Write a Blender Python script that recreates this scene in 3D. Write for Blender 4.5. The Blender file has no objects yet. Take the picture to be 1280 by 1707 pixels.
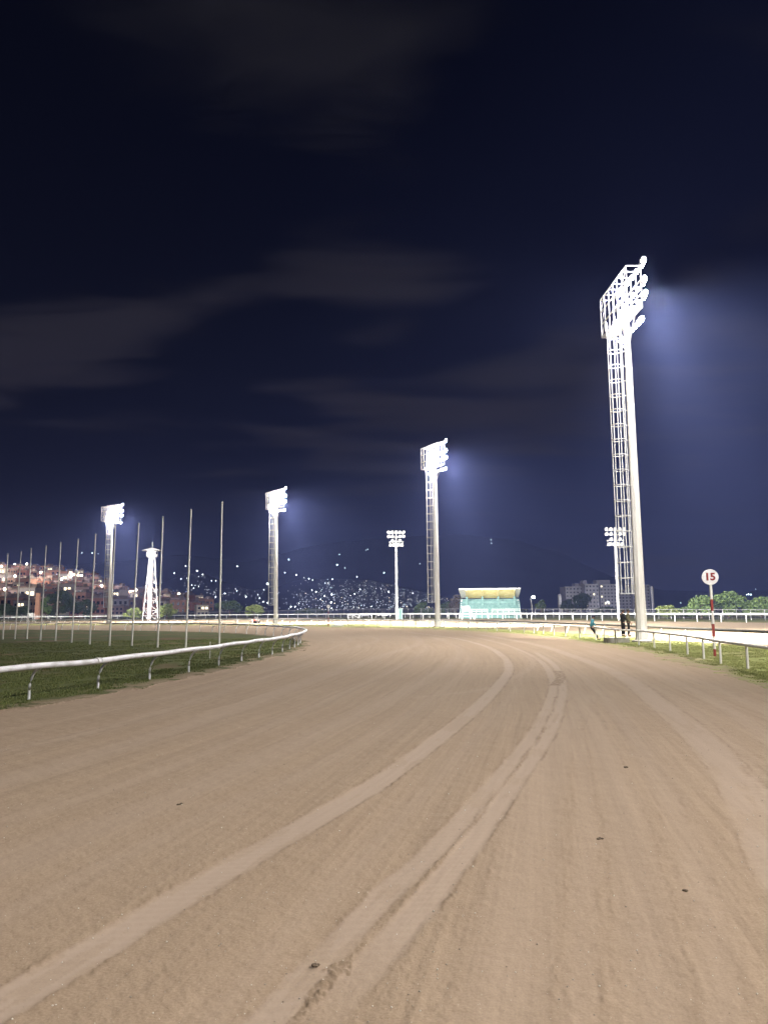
import bpy, math, random
import numpy as np
from mathutils import Matrix, Vector, Euler

# ------------------------------------------------------------------ camera, world, exposure
S = bpy.context.scene
COL = S.collection
F, W0, H0, CAMH = 1282.0, 1280.0, 1707.0, 2.1
PITCH = math.atan((1017.0 - 853.5) / F)
ROLL = -0.0078
CM = Matrix.Rotation(math.pi / 2 + PITCH, 4, 'X') @ Matrix.Rotation(ROLL, 4, 'Z')
cam_d = bpy.data.cameras.new('camera')
cam = bpy.data.objects.new('camera', cam_d)
COL.objects.link(cam)
cam.matrix_world = Matrix.Translation((0, 0, CAMH)) @ CM
cam_d.sensor_fit = 'VERTICAL'
cam_d.sensor_height = 36.0
cam_d.lens = 36.0 * F / H0
cam_d.clip_start = 0.05
cam_d.clip_end = 12000
S.camera = cam
S.view_settings.view_transform = 'Standard'
S.view_settings.look = 'None'
S.view_settings.exposure = 0.0
S.view_settings.gamma = 1.0
S.view_settings.use_curve_mapping = False
S.cycles.volume_bounces = 0
S.cycles.max_bounces = 6
S.cycles.sample_clamp_indirect = 4.0
S.cycles.use_light_tree = True

CR = np.array(CM.to_3x3())


def ray(px, py):
    return CR @ np.array([(px - W0 / 2) / F, -(py - H0 / 2) / F, -1.0])


def G(px, py, z=0.0):
    """point on the ground seen at this place"""
    r = ray(px, py)
    t = (z - CAMH) / r[2]
    return Vector((r[0] * t, r[1] * t, z))


def P(px, py, d):
    """point at forward distance d"""
    r = ray(px, py)
    t = d / r[1]
    return Vector((r[0] * t, d, CAMH + r[2] * t))


rnd = random.Random(7)
nrs = np.random.RandomState(11)

# ---- world: night sky, low nishita glow plus cloud sheet lit by the town
world = bpy.data.worlds.new('World')
S.world = world
world.use_nodes = True
WN, WL = world.node_tree.nodes, world.node_tree.links
WN.clear()


def wn(t, **k):
    n = WN.new(t)
    for a, b in k.items():
        setattr(n, a, b)
    return n


def wmath(op, a, b=None, c=None):
    n = wn('ShaderNodeMath', operation=op)
    for i, v in enumerate((a, b, c)):
        if v is None:
            continue
        if isinstance(v, (int, float)):
            n.inputs[i].default_value = v
        else:
            WL.new(v, n.inputs[i])
    return n.outputs[0]


def wmix(f, a, b, mode='MIX'):
    n = wn('ShaderNodeMix', data_type='RGBA', blend_type=mode)
    if isinstance(f, (int, float)):
        n.inputs[0].default_value = f
    else:
        WL.new(f, n.inputs[0])
    for s, v in ((6, a), (7, b)):
        if isinstance(v, tuple):
            n.inputs[s].default_value = (*v, 1)
        else:
            WL.new(v, n.inputs[s])
    return n.outputs[2]


tc = wn('ShaderNodeTexCoord')
sep = wn('ShaderNodeSeparateXYZ')
WL.new(tc.outputs['Generated'], sep.inputs[0])
zz = wmath('MAXIMUM', sep.outputs[2], 0.03)
zk = wmath('ADD', zz, 0.06)
cx = wmath('DIVIDE', sep.outputs[0], zk)
cy = wmath('DIVIDE', sep.outputs[1], zk)
comb = wn('ShaderNodeCombineXYZ')
WL.new(cx, comb.inputs[0]); WL.new(cy, comb.inputs[1])
mp = wn('ShaderNodeMapping')
WL.new(comb.outputs[0], mp.inputs[0])
mp.inputs['Rotation'].default_value = (0, 0, math.radians(24))
mp.inputs['Scale'].default_value = (0.9, 2.3, 1)
no = wn('ShaderNodeTexNoise')
WL.new(mp.outputs[0], no.inputs['Vector'])
no.inputs['Scale'].default_value = 1.5
no.inputs['Detail'].default_value = 6
no.inputs['Roughness'].default_value = 0.54
no.inputs['Distortion'].default_value = 0.35


def blob(px, py, rx, ry, ang):
    """soft ellipse in the sky around a direction"""
    d = Vector(ray(px, py)).normalized()
    m = wn('ShaderNodeMapping', vector_type='TEXTURE')
    right = Vector((0, 0, 1)).cross(d).normalized() * -1
    up = right.cross(d).normalized()
    a = math.radians(ang)
    r2 = right * math.cos(a) + up * math.sin(a)
    u2 = up * math.cos(a) - right * math.sin(a)
    R = Matrix((r2, u2, r2.cross(u2))).transposed()
    WL.new(tc.outputs['Generated'], m.inputs[0])
    m.inputs['Location'].default_value = d
    m.inputs['Rotation'].default_value = R.to_euler()
    m.inputs['Scale'].default_value = (rx / F, ry / F, 1)
    g = wn('ShaderNodeTexGradient', gradient_type='SPHERICAL')
    WL.new(m.outputs[0], g.inputs[0])
    s = wn('ShaderNodeMapRange', interpolation_type='SMOOTHSTEP')
    WL.new(g.outputs[1], s.inputs[0])
    return s.outputs[0]


cl = wmath('MULTIPLY', wmath('SUBTRACT', no.outputs[0], 0.5), 2.1)
for (px, py, rx, ry, an, w) in ((200, 540, 520, 105, 14, .50), (620, 430, 330, 190, 22, .45), (120, 640, 420, 70, 3, .25),
                                (640, 60, 480, 190, 10, .25), (940, 590, 420, 90, 14, .42), (860, 700, 560, 110, 8, .35),
                                (560, 660, 190, 55, -8, .25), (60, 450, 160, 45, 0, .25), (1180, 945, 360, 60, 0, .30),
                                (450, 545, 200, 70, 10, -.75), (380, 640, 260, 60, 8, -.5), (160, 360, 560, 150, 8, -.55),
                                (900, 250, 330, 300, 60, -.40), (780, 560, 180, 60, 20, -.45), (120, 760, 400, 60, 0, -.2)):
    cl = wmath('MULTIPLY_ADD', blob(px, py, rx * 1.3, ry * 1.3, an), w * 1.3, cl)
clr = wn('ShaderNodeMapRange', interpolation_type='SMOOTHSTEP')
WL.new(cl, clr.inputs[0])
clr.inputs[1].default_value = -0.03
clr.inputs[2].default_value = 0.72
cloud = clr.outputs[0]
# clear night air: from near black overhead to navy above the horizon, stronger towards the lit right
rampz = wn('ShaderNodeValToRGB')
WL.new(sep.outputs[2], rampz.inputs[0])
e = rampz.color_ramp.elements
e[0].position = 0.0; e[0].color = (0.0068, 0.0092, 0.031, 1)
e[1].position = 0.75; e[1].color = (0.0001, 0.0002, 0.0009, 1)
for pos, c in ((0.08, (0.0045, 0.0064, 0.024)), (0.2, (0.0020, 0.0032, 0.0145)), (0.4, (0.0004, 0.0008, 0.0058))):
    q = e.new(pos); q.color = (*c, 1)
sidr = wn('ShaderNodeMapRange', interpolation_type='SMOOTHSTEP')
WL.new(sep.outputs[0], sidr.inputs[0])
sidr.inputs[1].default_value = -0.45; sidr.inputs[2].default_value = 0.6
sidr.inputs[3].default_value = 0.45; sidr.inputs[4].default_value = 1.9
vs = wn('ShaderNodeVectorMath', operation='SCALE')
WL.new(rampz.outputs[0], vs.inputs[0]); WL.new(sidr.outputs[0], vs.inputs['Scale'])
cramp = wn('ShaderNodeValToRGB')
WL.new(sep.outputs[2], cramp.inputs[0])
e = cramp.color_ramp.elements
e[0].position = 0.0; e[0].color = (0.022, 0.023, 0.036, 1)
e[1].position = 0.7; e[1].color = (0.0095, 0.0090, 0.0098, 1)
q = e.new(0.25); q.color = (0.0200, 0.0175, 0.0235, 1)
skyc = wmix(cloud, vs.outputs[0], cramp.outputs[0])
sky = wn('ShaderNodeTexSky', sky_type='NISHITA', sun_disc=False)
sky.sun_elevation = math.radians(-12)
sky.sun_rotation = math.radians(40)
sk2 = wn('ShaderNodeVectorMath', operation='SCALE')
WL.new(sky.outputs[0], sk2.inputs[0]); sk2.inputs['Scale'].default_value = 0.05
add = wn('ShaderNodeVectorMath', operation='ADD')
WL.new(skyc, add.inputs[0]); WL.new(sk2.outputs[0], add.inputs[1])
bg = wn('ShaderNodeBackground')
WL.new(add.outputs[0], bg.inputs[0]); bg.inputs[1].default_value = 1.0
wo = wn('ShaderNodeOutputWorld')
WL.new(bg.outputs[0], wo.inputs[0])

# ------------------------------------------------------------------ light levels
# dim blue sun lamp, added to lift the otherwise black mountain
moon = bpy.data.lights.new('moon', 'SUN')
moon.energy = 0.06
moon.color = (.55, .70, 1.0)
moon.angle = math.radians(.5)
mountain_fill_o = bpy.data.objects.new('moon', moon)
COL.objects.link(mountain_fill_o)
mountain_fill_o.rotation_euler = Vector((.35, 1, -.75)).to_track_quat('-Z', 'Y').to_euler()
P_OUT = 430000.0
P_FAR = 480000.0    # flood lamps reaching across the pale track
P_IN = 44000.0
P_SPILL = 5500.0
HAZE = 0.00023

# ------------------------------------------------------------------ materials
MATS = {}


def mat(name, col, rough=0.7, col2=None, scale=6.0, bump=0.0, bscale=40.0, metal=0.0, emit=None, estr=0.0, stretch=None, lo=.35, hi=.65, detail=5):
    if name in MATS:
        return MATS[name]
    m = bpy.data.materials.new(name)
    m.use_nodes = True
    N, L = m.node_tree.nodes, m.node_tree.links
    b = N['Principled BSDF']
    b.inputs['Roughness'].default_value = rough
    b.inputs['Metallic'].default_value = metal
    b.inputs['Base Color'].default_value = (*col, 1)
    t = N.new('ShaderNodeTexCoord')
    src = t.outputs['Object']
    if stretch:
        mpn = N.new('ShaderNodeMapping')
        mpn.inputs['Scale'].default_value = stretch
        L.new(src, mpn.inputs[0]); src = mpn.outputs[0]
    if col2 is not None:
        n = N.new('ShaderNodeTexNoise')
        n.inputs['Scale'].default_value = scale
        n.inputs['Detail'].default_value = detail
        L.new(src, n.inputs['Vector'])
        r = N.new('ShaderNodeValToRGB')
        r.color_ramp.elements[0].position = lo; r.color_ramp.elements[0].color = (*col, 1)
        r.color_ramp.elements[1].position = hi; r.color_ramp.elements[1].color = (*col2, 1)
        L.new(n.outputs[0], r.inputs[0]); L.new(r.outputs[0], b.inputs['Base Color'])
    if bump > 0:
        n = N.new('ShaderNodeTexNoise')
        n.inputs['Scale'].default_value = bscale
        n.inputs['Detail'].default_value = 6
        L.new(src, n.inputs['Vector'])
        bu = N.new('ShaderNodeBump')
        bu.inputs['Strength'].default_value = bump
        bu.inputs['Distance'].default_value = 0.02
        L.new(n.outputs[0], bu.inputs['Height']); L.new(bu.outputs[0], b.inputs['Normal'])
    if emit is not None:
        b.inputs['Emission Color'].default_value = (*emit, 1)
        b.inputs['Emission Strength'].default_value = estr
    MATS[name] = m
    return m


def M(n):
    return MATS[n]


mat('white_paint', (.62, .62, .60), .5, (.78, .78, .76), 3, .15, 60)
mat('rail_white', (.46, .44, .45), .45, (.74, .73, .78), 2.6, lo=.30, hi=.52)
mat('galvanised', (.30, .30, .30), .45, (.50, .49, .48), 5, metal=.3)
mat('dull_steel', (.030, .028, .025), .8, (.05, .047, .042), 6)
mat('concrete_pole', (.62, .59, .56), .8, (.78, .75, .71), 1.0, .25, 30, stretch=(6, 6, .5))
mat('steel_frame', (.68, .68, .70), .5)
mat('lamp_housing', (.55, .56, .60), .4)
mat('lamp_glass', (.9, .9, .9), .3, emit=(1, .98, .93), estr=60)
mat('lamp_glass_far', (.8, .8, .8), .2)
mat('concrete', (.22, .21, .19), .9, (.36, .34, .31), 4, .4, 30)
mat('dark_iron', (.03, .03, .03), .6)
mat('sign_white', (.72, .70, .72), .5, (.80, .78, .80), 4)
mat('sign_red', (.28, .03, .025), .6, (.20, .03, .03), 9)
mat('teal_paint', (.07, .16, .15), .7, (.12, .22, .21), 1.5)
mat('teal_dark', (.055, .12, .115), .8, (.09, .17, .163), 2)
mat('yellow_ceiling', (.62, .52, .20), .7, (.72, .64, .32), 1.2)
mat('grey_render', (.20, .19, .20), .9, (.30, .28, .29), .25)
mat('pole_grey', (.60, .58, .55), .6, (.76, .74, .71), 3, stretch=(1, 1, .3))
mat('window_dark', (.012, .013, .018), .25)
mat('window_lit', (.6, .5, .3), .5, emit=(1, .86, .6), estr=2.2)
mat('chimney_orange', (.52, .25, .16), .85, (.62, .33, .22), .6)
mat('bark', (.08, .055, .035), .9, (.13, .09, .06), 8)
mat('teal_jacket', (.015, .09, .12), .8, (.03, .15, .19), 14)
mat('olive_jacket', (.075, .068, .035), .85, (.14, .125, .075), 14)
mat('black_cloth', (.008, .008, .010), .9, (.02, .02, .022), 12)
mat('navy_cloth', (.012, .014, .03), .9, (.02, .022, .05), 12)
mat('skin', (.32, .18, .12), .6)
mat('hair', (.012, .009, .008), .7)
mat('red_paint', (.50, .06, .04), .5)
mat('rubber', (.012, .012, .012), .8)
mat('cabinet_teal', (.30, .50, .46), .6)
mat('car_grey', (.25, .26, .28), .35)
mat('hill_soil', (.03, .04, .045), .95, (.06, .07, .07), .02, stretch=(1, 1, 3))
mat('mountain_haze_blue', (.22, .26, .32), .95, (.27, .31, .37), .004)  # distance haze is put into this pale blue, close to the sky
mat('bulb', (1, 1, 1), .5, emit=(.92, .97, 1.0), estr=14)
mat('bulb_cool', (1, 1, 1), .5, emit=(.70, .92, 1.0), estr=7)
mat('bulb_warm', (1, 1, 1), .5, emit=(1.0, .86, .62), estr=8)
mat('bulb_dim', (1, 1, 1), .5, emit=(.80, .90, 1.0), estr=1.6)
mat('bulb_street', (1, 1, 1), .5, emit=(.95, .98, 1.0), estr=40)


def foliage_mat(name, c1, c2):
    m = bpy.data.materials.new(name)
    m.use_nodes = True
    N, L = m.node_tree.nodes, m.node_tree.links
    b = N['Principled BSDF']
    g = N.new('ShaderNodeNewGeometry')
    r = N.new('ShaderNodeValToRGB')
    r.color_ramp.elements[0].color = (*c1, 1); r.color_ramp.elements[1].color = (*c2, 1)
    L.new(g.outputs['Random Per Island'], r.inputs[0])
    L.new(r.outputs[0], b.inputs['Base Color'])
    b.inputs['Roughness'].default_value = .75
    MATS[name] = m
    return m


foliage_mat('leaf_green', (.08, .14, .035), (.20, .28, .09))
foliage_mat('leaf_bright', (.13, .19, .04), (.28, .31, .10))
foliage_mat('leaf_dark', (.02, .045, .014), (.06, .085, .03))
foliage_mat('leaf_dry', (.06, .05, .04), (.10, .085, .07))
foliage_mat('grass_blade', (.06, .09, .018), (.18, .19, .05))
foliage_mat('grass_blade_verge', (.19, .22, .06), (.36, .36, .14))
foliage_mat('pebble', (.22, .16, .12), (.75, .70, .62))


# ------------------------------------------------------------------ mesh builder
class MB:
    def __init__(s):
        s.v, s.f = [], []

    def add(s, vs, fs):
        o = len(s.v)
        s.v += [tuple(x) for x in vs]
        s.f += [tuple(i + o for i in f) for f in fs]
        return s

    def box(s, c, d, rz=0.0):
        ca, sa = math.cos(rz), math.sin(rz)
        vs = []
        for z in (-.5, .5):
            for x, y in ((-.5, -.5), (.5, -.5), (.5, .5), (-.5, .5)):
                X, Y = x * d[0], y * d[1]
                vs.append((c[0] + X * ca - Y * sa, c[1] + X * sa + Y * ca, c[2] + z * d[2]))
        return s.add(vs, [(3, 2, 1, 0), (4, 5, 6, 7), (0, 1, 5, 4), (1, 2, 6, 5), (2, 3, 7, 6), (3, 0, 4, 7)])

    def hexa(s, b, t):
        """8 corner points: four below, four above"""
        return s.add(list(b) + list(t), [(3, 2, 1, 0), (4, 5, 6, 7), (0, 1, 5, 4), (1, 2, 6, 5), (2, 3, 7, 6), (3, 0, 4, 7)])

    def tube(s, pts, r, n=6, closed=False, flat=1.0):
        pts = [Vector(p) for p in pts]
        m = len(pts)
        rs = r if isinstance(r, (list, tuple)) else [r] * m
        rings = []
        for i, p in enumerate(pts):
            if closed:
                t = pts[(i + 1) % m] - pts[i - 1]
            else:
                t = pts[min(i + 1, m - 1)] - pts[max(i - 1, 0)]
            t.normalize()
            up = Vector((0, 0, 1)) if abs(t.z) < .95 else Vector((1, 0, 0))
            a = t.cross(up).normalized()
            b = a.cross(t).normalized()
            rings.append([p + (a * math.cos(2 * math.pi * k / n + math.pi / n) + b * math.sin(2 * math.pi * k / n + math.pi / n) * flat) * rs[i] for k in range(n)])
        vs = [v for rg in rings for v in rg]
        fs = []
        for i in range(m if closed else m - 1):
            j = (i + 1) % m
            for k in range(n):
                k2 = (k + 1) % n
                fs.append((i * n + k, i * n + k2, j * n + k2, j * n + k))
        if not closed:
            fs.append(tuple(range(n)))
            fs.append(tuple((m - 1) * n + k for k in reversed(range(n))))
        return s.add(vs, fs)

    def lathe(s, prof, n=12, c=(0, 0, 0), R=None):
        vs, fs = [], []
        for (r, z) in prof:
            for k in range(n):
                a = 2 * math.pi * k / n
                v = Vector((r * math.cos(a), r * math.sin(a), z))
                if R is not None:
                    v = R @ v
                vs.append(v + Vector(c))
        for i in range(len(prof) - 1):
            for k in range(n):
                k2 = (k + 1) % n
                fs.append((i * n + k, i * n + k2, (i + 1) * n + k2, (i + 1) * n + k))
        fs.append(tuple(reversed(range(n))))
        fs.append(tuple((len(prof) - 1) * n + k for k in range(n)))
        return s.add(vs, fs)

    def ball(s, c, r, n=8, m=5, sc=(1, 1, 1)):
        prof = [(max(1e-3, math.sin(math.pi * i / m)), -math.cos(math.pi * i / m)) for i in range(m + 1)]
        vs, fs = [], []
        for (rr, z) in prof:
            for k in range(n):
                a = 2 * math.pi * k / n
                vs.append((c[0] + r * rr * math.cos(a) * sc[0], c[1] + r * rr * math.sin(a) * sc[1], c[2] + r * z * sc[2]))
        for i in range(m):
            for k in range(n):
                k2 = (k + 1) % n
                fs.append((i * n + k, i * n + k2, (i + 1) * n + k2, (i + 1) * n + k))
        return s.add(vs, fs)

    def build(s, name, m, parent=None, smooth=False, loc=None):
        me = bpy.data.meshes.new(name)
        me.from_pydata(s.v, [], s.f)
        if smooth:
            me.shade_smooth()
        me.materials.append(m)
        o = bpy.data.objects.new(name, me)
        COL.objects.link(o)
        if parent is not None:
            o.parent = parent
        if loc is not None:
            o.location = loc
        return o


def tag(o, label, cat, group=None, kind=None):
    if label:
        o['label'] = label
    if cat:
        o['category'] = cat
    if group:
        o['group'] = group
    if kind:
        o['kind'] = kind
    return o


def empty(name, loc, rz=0.0):
    o = bpy.data.objects.new(name, None)
    o.empty_display_size = .3
    COL.objects.link(o)
    o.location = loc
    o.rotation_euler = (0, 0, rz)
    return o


def copy_tree(o, parent=None):
    c = o.copy()
    COL.objects.link(c)
    if parent is not None:
        c.parent = parent
    for ch in list(o.children):
        copy_tree(ch, c)
    return c


def np_mesh(name, V, Fq, m, smooth=False, nper=4):
    me = bpy.data.meshes.new(name)
    V = np.ascontiguousarray(V, dtype=np.float32)
    Fq = np.ascontiguousarray(Fq, dtype=np.int32)
    me.vertices.add(len(V))
    me.vertices.foreach_set('co', V.ravel())
    me.loops.add(Fq.size)
    me.loops.foreach_set('vertex_index', Fq.ravel())
    me.polygons.add(len(Fq))
    me.polygons.foreach_set('loop_start', np.arange(0, Fq.size, nper, dtype=np.int32))
    me.update(calc_edges=True)
    if smooth:
        me.shade_smooth()
    me.materials.append(m)
    o = bpy.data.objects.new(name, me)
    COL.objects.link(o)
    return o


# ------------------------------------------------------------------ numpy noise
def vnoise(x, y, seed):
    xi = np.floor(x).astype(np.int64); yi = np.floor(y).astype(np.int64)
    xf = x - xi; yf = y - yi
    u = xf * xf * (3 - 2 * xf); v = yf * yf * (3 - 2 * yf)

    def h(a, b):
        n = (a * 374761393 + b * 668265263 + seed * 1442695041) & 0x7fffffff
        n = ((n ^ (n >> 13)) * 1274126177) & 0x7fffffff
        return ((n ^ (n >> 16)) & 0xffff) / 65535.0
    return (h(xi, yi) * (1 - u) + h(xi + 1, yi) * u) * (1 - v) + (h(xi, yi + 1) * (1 - u) + h(xi + 1, yi + 1) * u) * v


def fbm(x, y, seed, o=4):
    s, a, t = 0, 1.0, 0
    for i in range(o):
        s = s + a * vnoise(x * 2 ** i, y * 2 ** i, seed + i * 17)
        t += a
        a *= .5
    return s / t


# ------------------------------------------------------------------ plan curves, read off the ground
def spline(pts, n=12):
    pts = [Vector(p) for p in pts]
    out = []
    for i in range(len(pts) - 1):
        p0, p1, p2, p3 = pts[max(i - 1, 0)], pts[i], pts[i + 1], pts[min(i + 2, len(pts) - 1)]
        for k in range(n):
            t = k / n
            out.append(.5 * ((2 * p1) + (p2 - p0) * t + (2 * p0 - 5 * p1 + 4 * p2 - p3) * t * t + (3 * p1 - p0 - 3 * p2 + p3) * t ** 3))
    out.append(pts[-1])
    return out


def gpts(L):
    return [G(*p) for p in L]


INNER = [(0, 1188), (100, 1172), (200, 1153), (300, 1133), (400, 1110), (450, 1098), (500, 1083), (516, 1073), (512, 1068.5),
         (480, 1063.5), (430, 1058), (380, 1055), (300, 1052.5), (150, 1050.5), (0, 1050)]
ip = gpts(INNER)
d0 = (ip[0] - ip[1]).normalized()
ip = [ip[0] + d0 * 60, ip[0] + d0 * 25] + ip + [ip[-1] + Vector((-40, 2, 0)), ip[-1] + Vector((-160, 0, 0))]
INNER_W = spline(ip, 8)
OUTER = [(1280, 1150), (1230, 1133), (1160, 1110), (1100, 1093), (1050, 1082), (1000, 1074), (950, 1067), (900, 1060.5), (850, 1056),
         (800, 1052.8), (740, 1049.8), (650, 1047), (550, 1045.5), (460, 1043.6), (300, 1042.3), (150, 1042.3), (0, 1042.8)]
op = gpts(OUTER)
d1 = Vector((-.13, -1, 0)).normalized()
op = [op[0] + d1 * 60, op[0] + d1 * 25] + op + [op[-1] + Vector((-60, 0, 0)), op[-1] + Vector((-200, -10, 0))]
OUTER_W = spline(op, 8)
MID = [(1280, 1080), (1166, 1071.5), (1102, 1066.5), (1000, 1058.5), (900, 1052.3), (870, 1050.5), (740, 1045), (640, 1042.2), (540, 1040.8),
       (400, 1040), (200, 1040), (0, 1040.5)]
mpw = gpts(MID)
mpw = [mpw[0] + Vector((8, -60, 0)), mpw[0] + Vector((4, -22, 0))] + mpw + [mpw[-1] + Vector((-60, 0, 0)), mpw[-1] + Vector((-200, -10, 0))]
MID_W = spline(mpw, 8)
FAR = [(1280, 1038), (1200, 1037), (1100, 1035.8), (1000, 1034.4), (900, 1033), (800, 1032.2), (700, 1031.6), (582, 1031.3)]
FARB = [(880, 1031), (700, 1030.3), (582, 1029.8), (520, 1029.8), (400, 1030.6), (300, 1031.6), (150, 1034), (0, 1036)]
fe = gpts(FAR + FARB[3:])
fe = [fe[0] + Vector((40, -70, 0)), fe[0] + Vector((15, -25, 0))] + fe + [fe[-1] + Vector((-60, -8, 0)), fe[-1] + Vector((-200, -60, 0))]
FAR_W = spline(fe, 6)


def poly_inside(X, Y, poly):
    ins = np.zeros(X.shape, bool)
    n = len(poly)
    for i in range(n):
        x1, y1 = poly[i]; x2, y2 = poly[(i + 1) % n]
        if y1 == y2:
            continue
        c = ((y1 > Y) != (y2 > Y))
        xi = (x2 - x1) * (Y - y1) / (y2 - y1) + x1
        ins ^= (c & (X < xi))
    return ins


def pdist(X, Y, line):
    """distance to a polyline and the length along it"""
    best = np.full(X.shape, 1e9); sb = np.zeros(X.shape); s = 0.0
    for i in range(len(line) - 1):
        x1, y1 = line[i][0], line[i][1]; x2, y2 = line[i + 1][0], line[i + 1][1]
        dx, dy = x2 - x1, y2 - y1
        L2 = dx * dx + dy * dy
        if L2 < 1e-9:
            continue
        L = math.sqrt(L2)
        t = np.clip(((X - x1) * dx + (Y - y1) * dy) / L2, 0, 1)
        d = np.hypot(X - x1 - t * dx, Y - y1 - t * dy)
        k = d < best
        best = np.where(k, d, best); sb = np.where(k, s + t * L, sb)
        s += L
    return best, sb


xy = lambda L: [(p[0], p[1]) for p in L]
IN_POLY = xy(INNER_W)                                   # infield side closes far on the left
OUT_POLY = xy(OUTER_W) + [(-300, -70)]
MID_POLY = xy(MID_W) + [(-320, -80)]
FAR_POLY = xy(FAR_W) + [(-340, -90)]

# ------------------------------------------------------------------ ground sheet split into its surfaces
rr = [1.5]
while rr[-1] < 330:
    rr.append(rr[-1] * (1.0047 if 3 < rr[-1] < 60 else 1.008))
rr = np.array(rr)
th = np.concatenate([np.linspace(-80, -34, 60, endpoint=False), np.linspace(-34, 34, 860, endpoint=False), np.linspace(34, 80, 61)])
th = np.radians(th)
R2, T2 = np.meshgrid(rr, th, indexing='ij')
GX = R2 * np.sin(T2); GY = R2 * np.cos(T2)
nr_, nt_ = GX.shape
rag = (fbm(GX * 1.7, GY * 1.7, 5, 5) - .5)
rag2 = (fbm(GX * .35, GY * .35, 9, 3) - .5)
off = rag * np.clip(R2 / 40, .25, 1.1) * 1.5 + rag2 * .8
pxn = GX + off * .9; pyn = GY + off * .35
inf = poly_inside(pxn, pyn, IN_POLY)
ino = poly_inside(pxn + off * .3, pyn, OUT_POLY)
inm = poly_inside(GX + rag * .8, GY + rag * .8, MID_POLY)
inff = poly_inside(GX, GY, FAR_POLY)
zone = np.full(GX.shape, 4)
zone[inff] = 3
zone[inm] = 2
zone[ino] = 1
zone[inf] = 0

DI, SI = pdist(GX, GY, INNER_W)
DO, SO = pdist(GX, GY, OUTER_W)
TT = DI / (DI + DO + 1e-6)

# wheel marks pressed into the dirt
WHEEL = [
    ([(-60, 1262), (160, 1218), (340, 1164), (480, 1117), (590, 1080), (630, 1066), (600, 1057)], .14, .42, 11),
    ([(-60, 1228), (140, 1194), (330, 1150), (470, 1108), (560, 1078), (585, 1066), (560, 1058)], .10, .38, 12),
    ([(-60, 1385), (140, 1330), (330, 1262), (520, 1180), (640, 1124), (700, 1092), (705, 1072), (660, 1060)], .12, .36, 13),
    ([(-60, 1560), (160, 1450), (360, 1352), (560, 1262), (700, 1178), (770, 1122), (780, 1092), (745, 1070)], .13, .30, 14),
    ([(960, 1760), (968, 1550), (975, 1380), (968, 1260), (950, 1170), (915, 1110)], .10, .40, 15),
    ([(1215, 1760), (1185, 1560), (1140, 1400), (1085, 1280), (1020, 1180), (960, 1120), (900, 1085)], .11, .42, 16),
    ([(1330, 1400), (1262, 1290), (1185, 1210), (1100, 1150), (1010, 1105), (930, 1076)], .09, .42, 17),
    ([(300, 1760), (440, 1600), (580, 1455), (700, 1330), (790, 1230), (850, 1160), (880, 1110)], .08, .32, 18),
    ([(1330, 1215), (1240, 1168), (1150, 1130), (1060, 1098), (960, 1074)], .14, .40, 19),
    ([(-120, 1750), (15, 1668), (160, 1582), (300, 1497), (400, 1438), (540, 1358), (640, 1298), (740, 1224), (800, 1174), (836, 1136), (848, 1114), (838, 1094), (806, 1076), (752, 1063), (680, 1054)], .165, 1.0, 1),
    ([(380, 1760), (455, 1690), (548, 1590), (648, 1485), (746, 1395), (853, 1271), (897, 1213), (921, 1155), (919, 1128), (903, 1104), (872, 1086), (830, 1071), (770, 1058)], .115, .85, 2),
    ([(480, 1760), (560, 1670), (660, 1560), (790, 1400), (882, 1271), (919, 1213), (937, 1155), (935, 1130), (921, 1106), (893, 1088)], .12, .9, 3),
    ([(1330, 1480), (1275, 1375), (1240, 1315), (1199, 1263), (1153, 1217), (1095, 1170), (1031, 1124), (956, 1094), (890, 1074), (800, 1058)], .27, .75, 4),
    ([(1110, 1760), (1075, 1550), (1050, 1400), (1015, 1280), (980, 1190), (940, 1120), (890, 1085)], .20, .35, 5),
    ([(840, 1760), (872, 1500), (900, 1330), (935, 1230), (975, 1160)], .28, .38, 6),
    ([(700, 1162), (800, 1150), (852, 1132), (884, 1113), (886, 1099), (866, 1087)], .13, .45, 7),
    ([(1330, 1275), (1240, 1200), (1150, 1148), (1060, 1110), (980, 1084)], .16, .4, 8),
    ([(-60, 1320), (150, 1262), (350, 1196), (520, 1134), (640, 1092), (700, 1072), (690, 1060)], .30, .4, 9),
    ([(-60, 1470), (130, 1392), (330, 1312), (520, 1225), (680, 1150), (760, 1100), (760, 1076), (720, 1062)], .28, .35, 10),
]
pale = np.zeros(GX.shape); press = np.zeros(GX.shape); edge = np.zeros(GX.shape); groove = np.zeros(GX.shape)
near = R2 < 110
gx, gy = GX[near], GY[near]
fine = fbm(gx * 9, gy * 9, 31, 4) - .5
for pts, w, k, sd in WHEEL:
    ln = spline(gpts(pts), 10)
    d, s = pdist(gx, gy, ln)
    ww = w * (1 + .22 * (fbm(s * 1.3, s * 0 + sd, 40 + sd, 4) - .5)) + fine * .05 * (1.6 - k)
    wear = np.clip(.55 + 1.1 * (fbm(s * .7, d * 2 + sd, 60 + sd, 4)), 0, 1) if k < .6 else 1 - .35 * (fbm(s * 1.1, d * 6 + sd, 60 + sd, 4) > .62)
    soft = .012 + .02 * (k < .8) + .05 * (k < .5)
    mk = 1 / (1 + np.exp(np.clip((d - ww) / soft, -30, 30)))
    if sd == 3:
        mk = mk * np.clip(s / 1.6, 0, 1)
    pale[near] = np.maximum(pale[near], mk * k * wear)
    press[near] = np.maximum(press[near], mk * k)
    ed = np.exp(-((d - ww - .02) / .022) ** 2) * np.clip(fbm(s * 2.3, s * 0 + sd, 80 + sd, 4) * 2.2 - .7, 0, 1)
    edge[near] = np.maximum(edge[near], ed * k)
    if sd in (1, 2, 3):
        gr = (vnoise(d * 60, s * .4, 90 + sd) - .5) * mk
        groove[near] += gr
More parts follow.
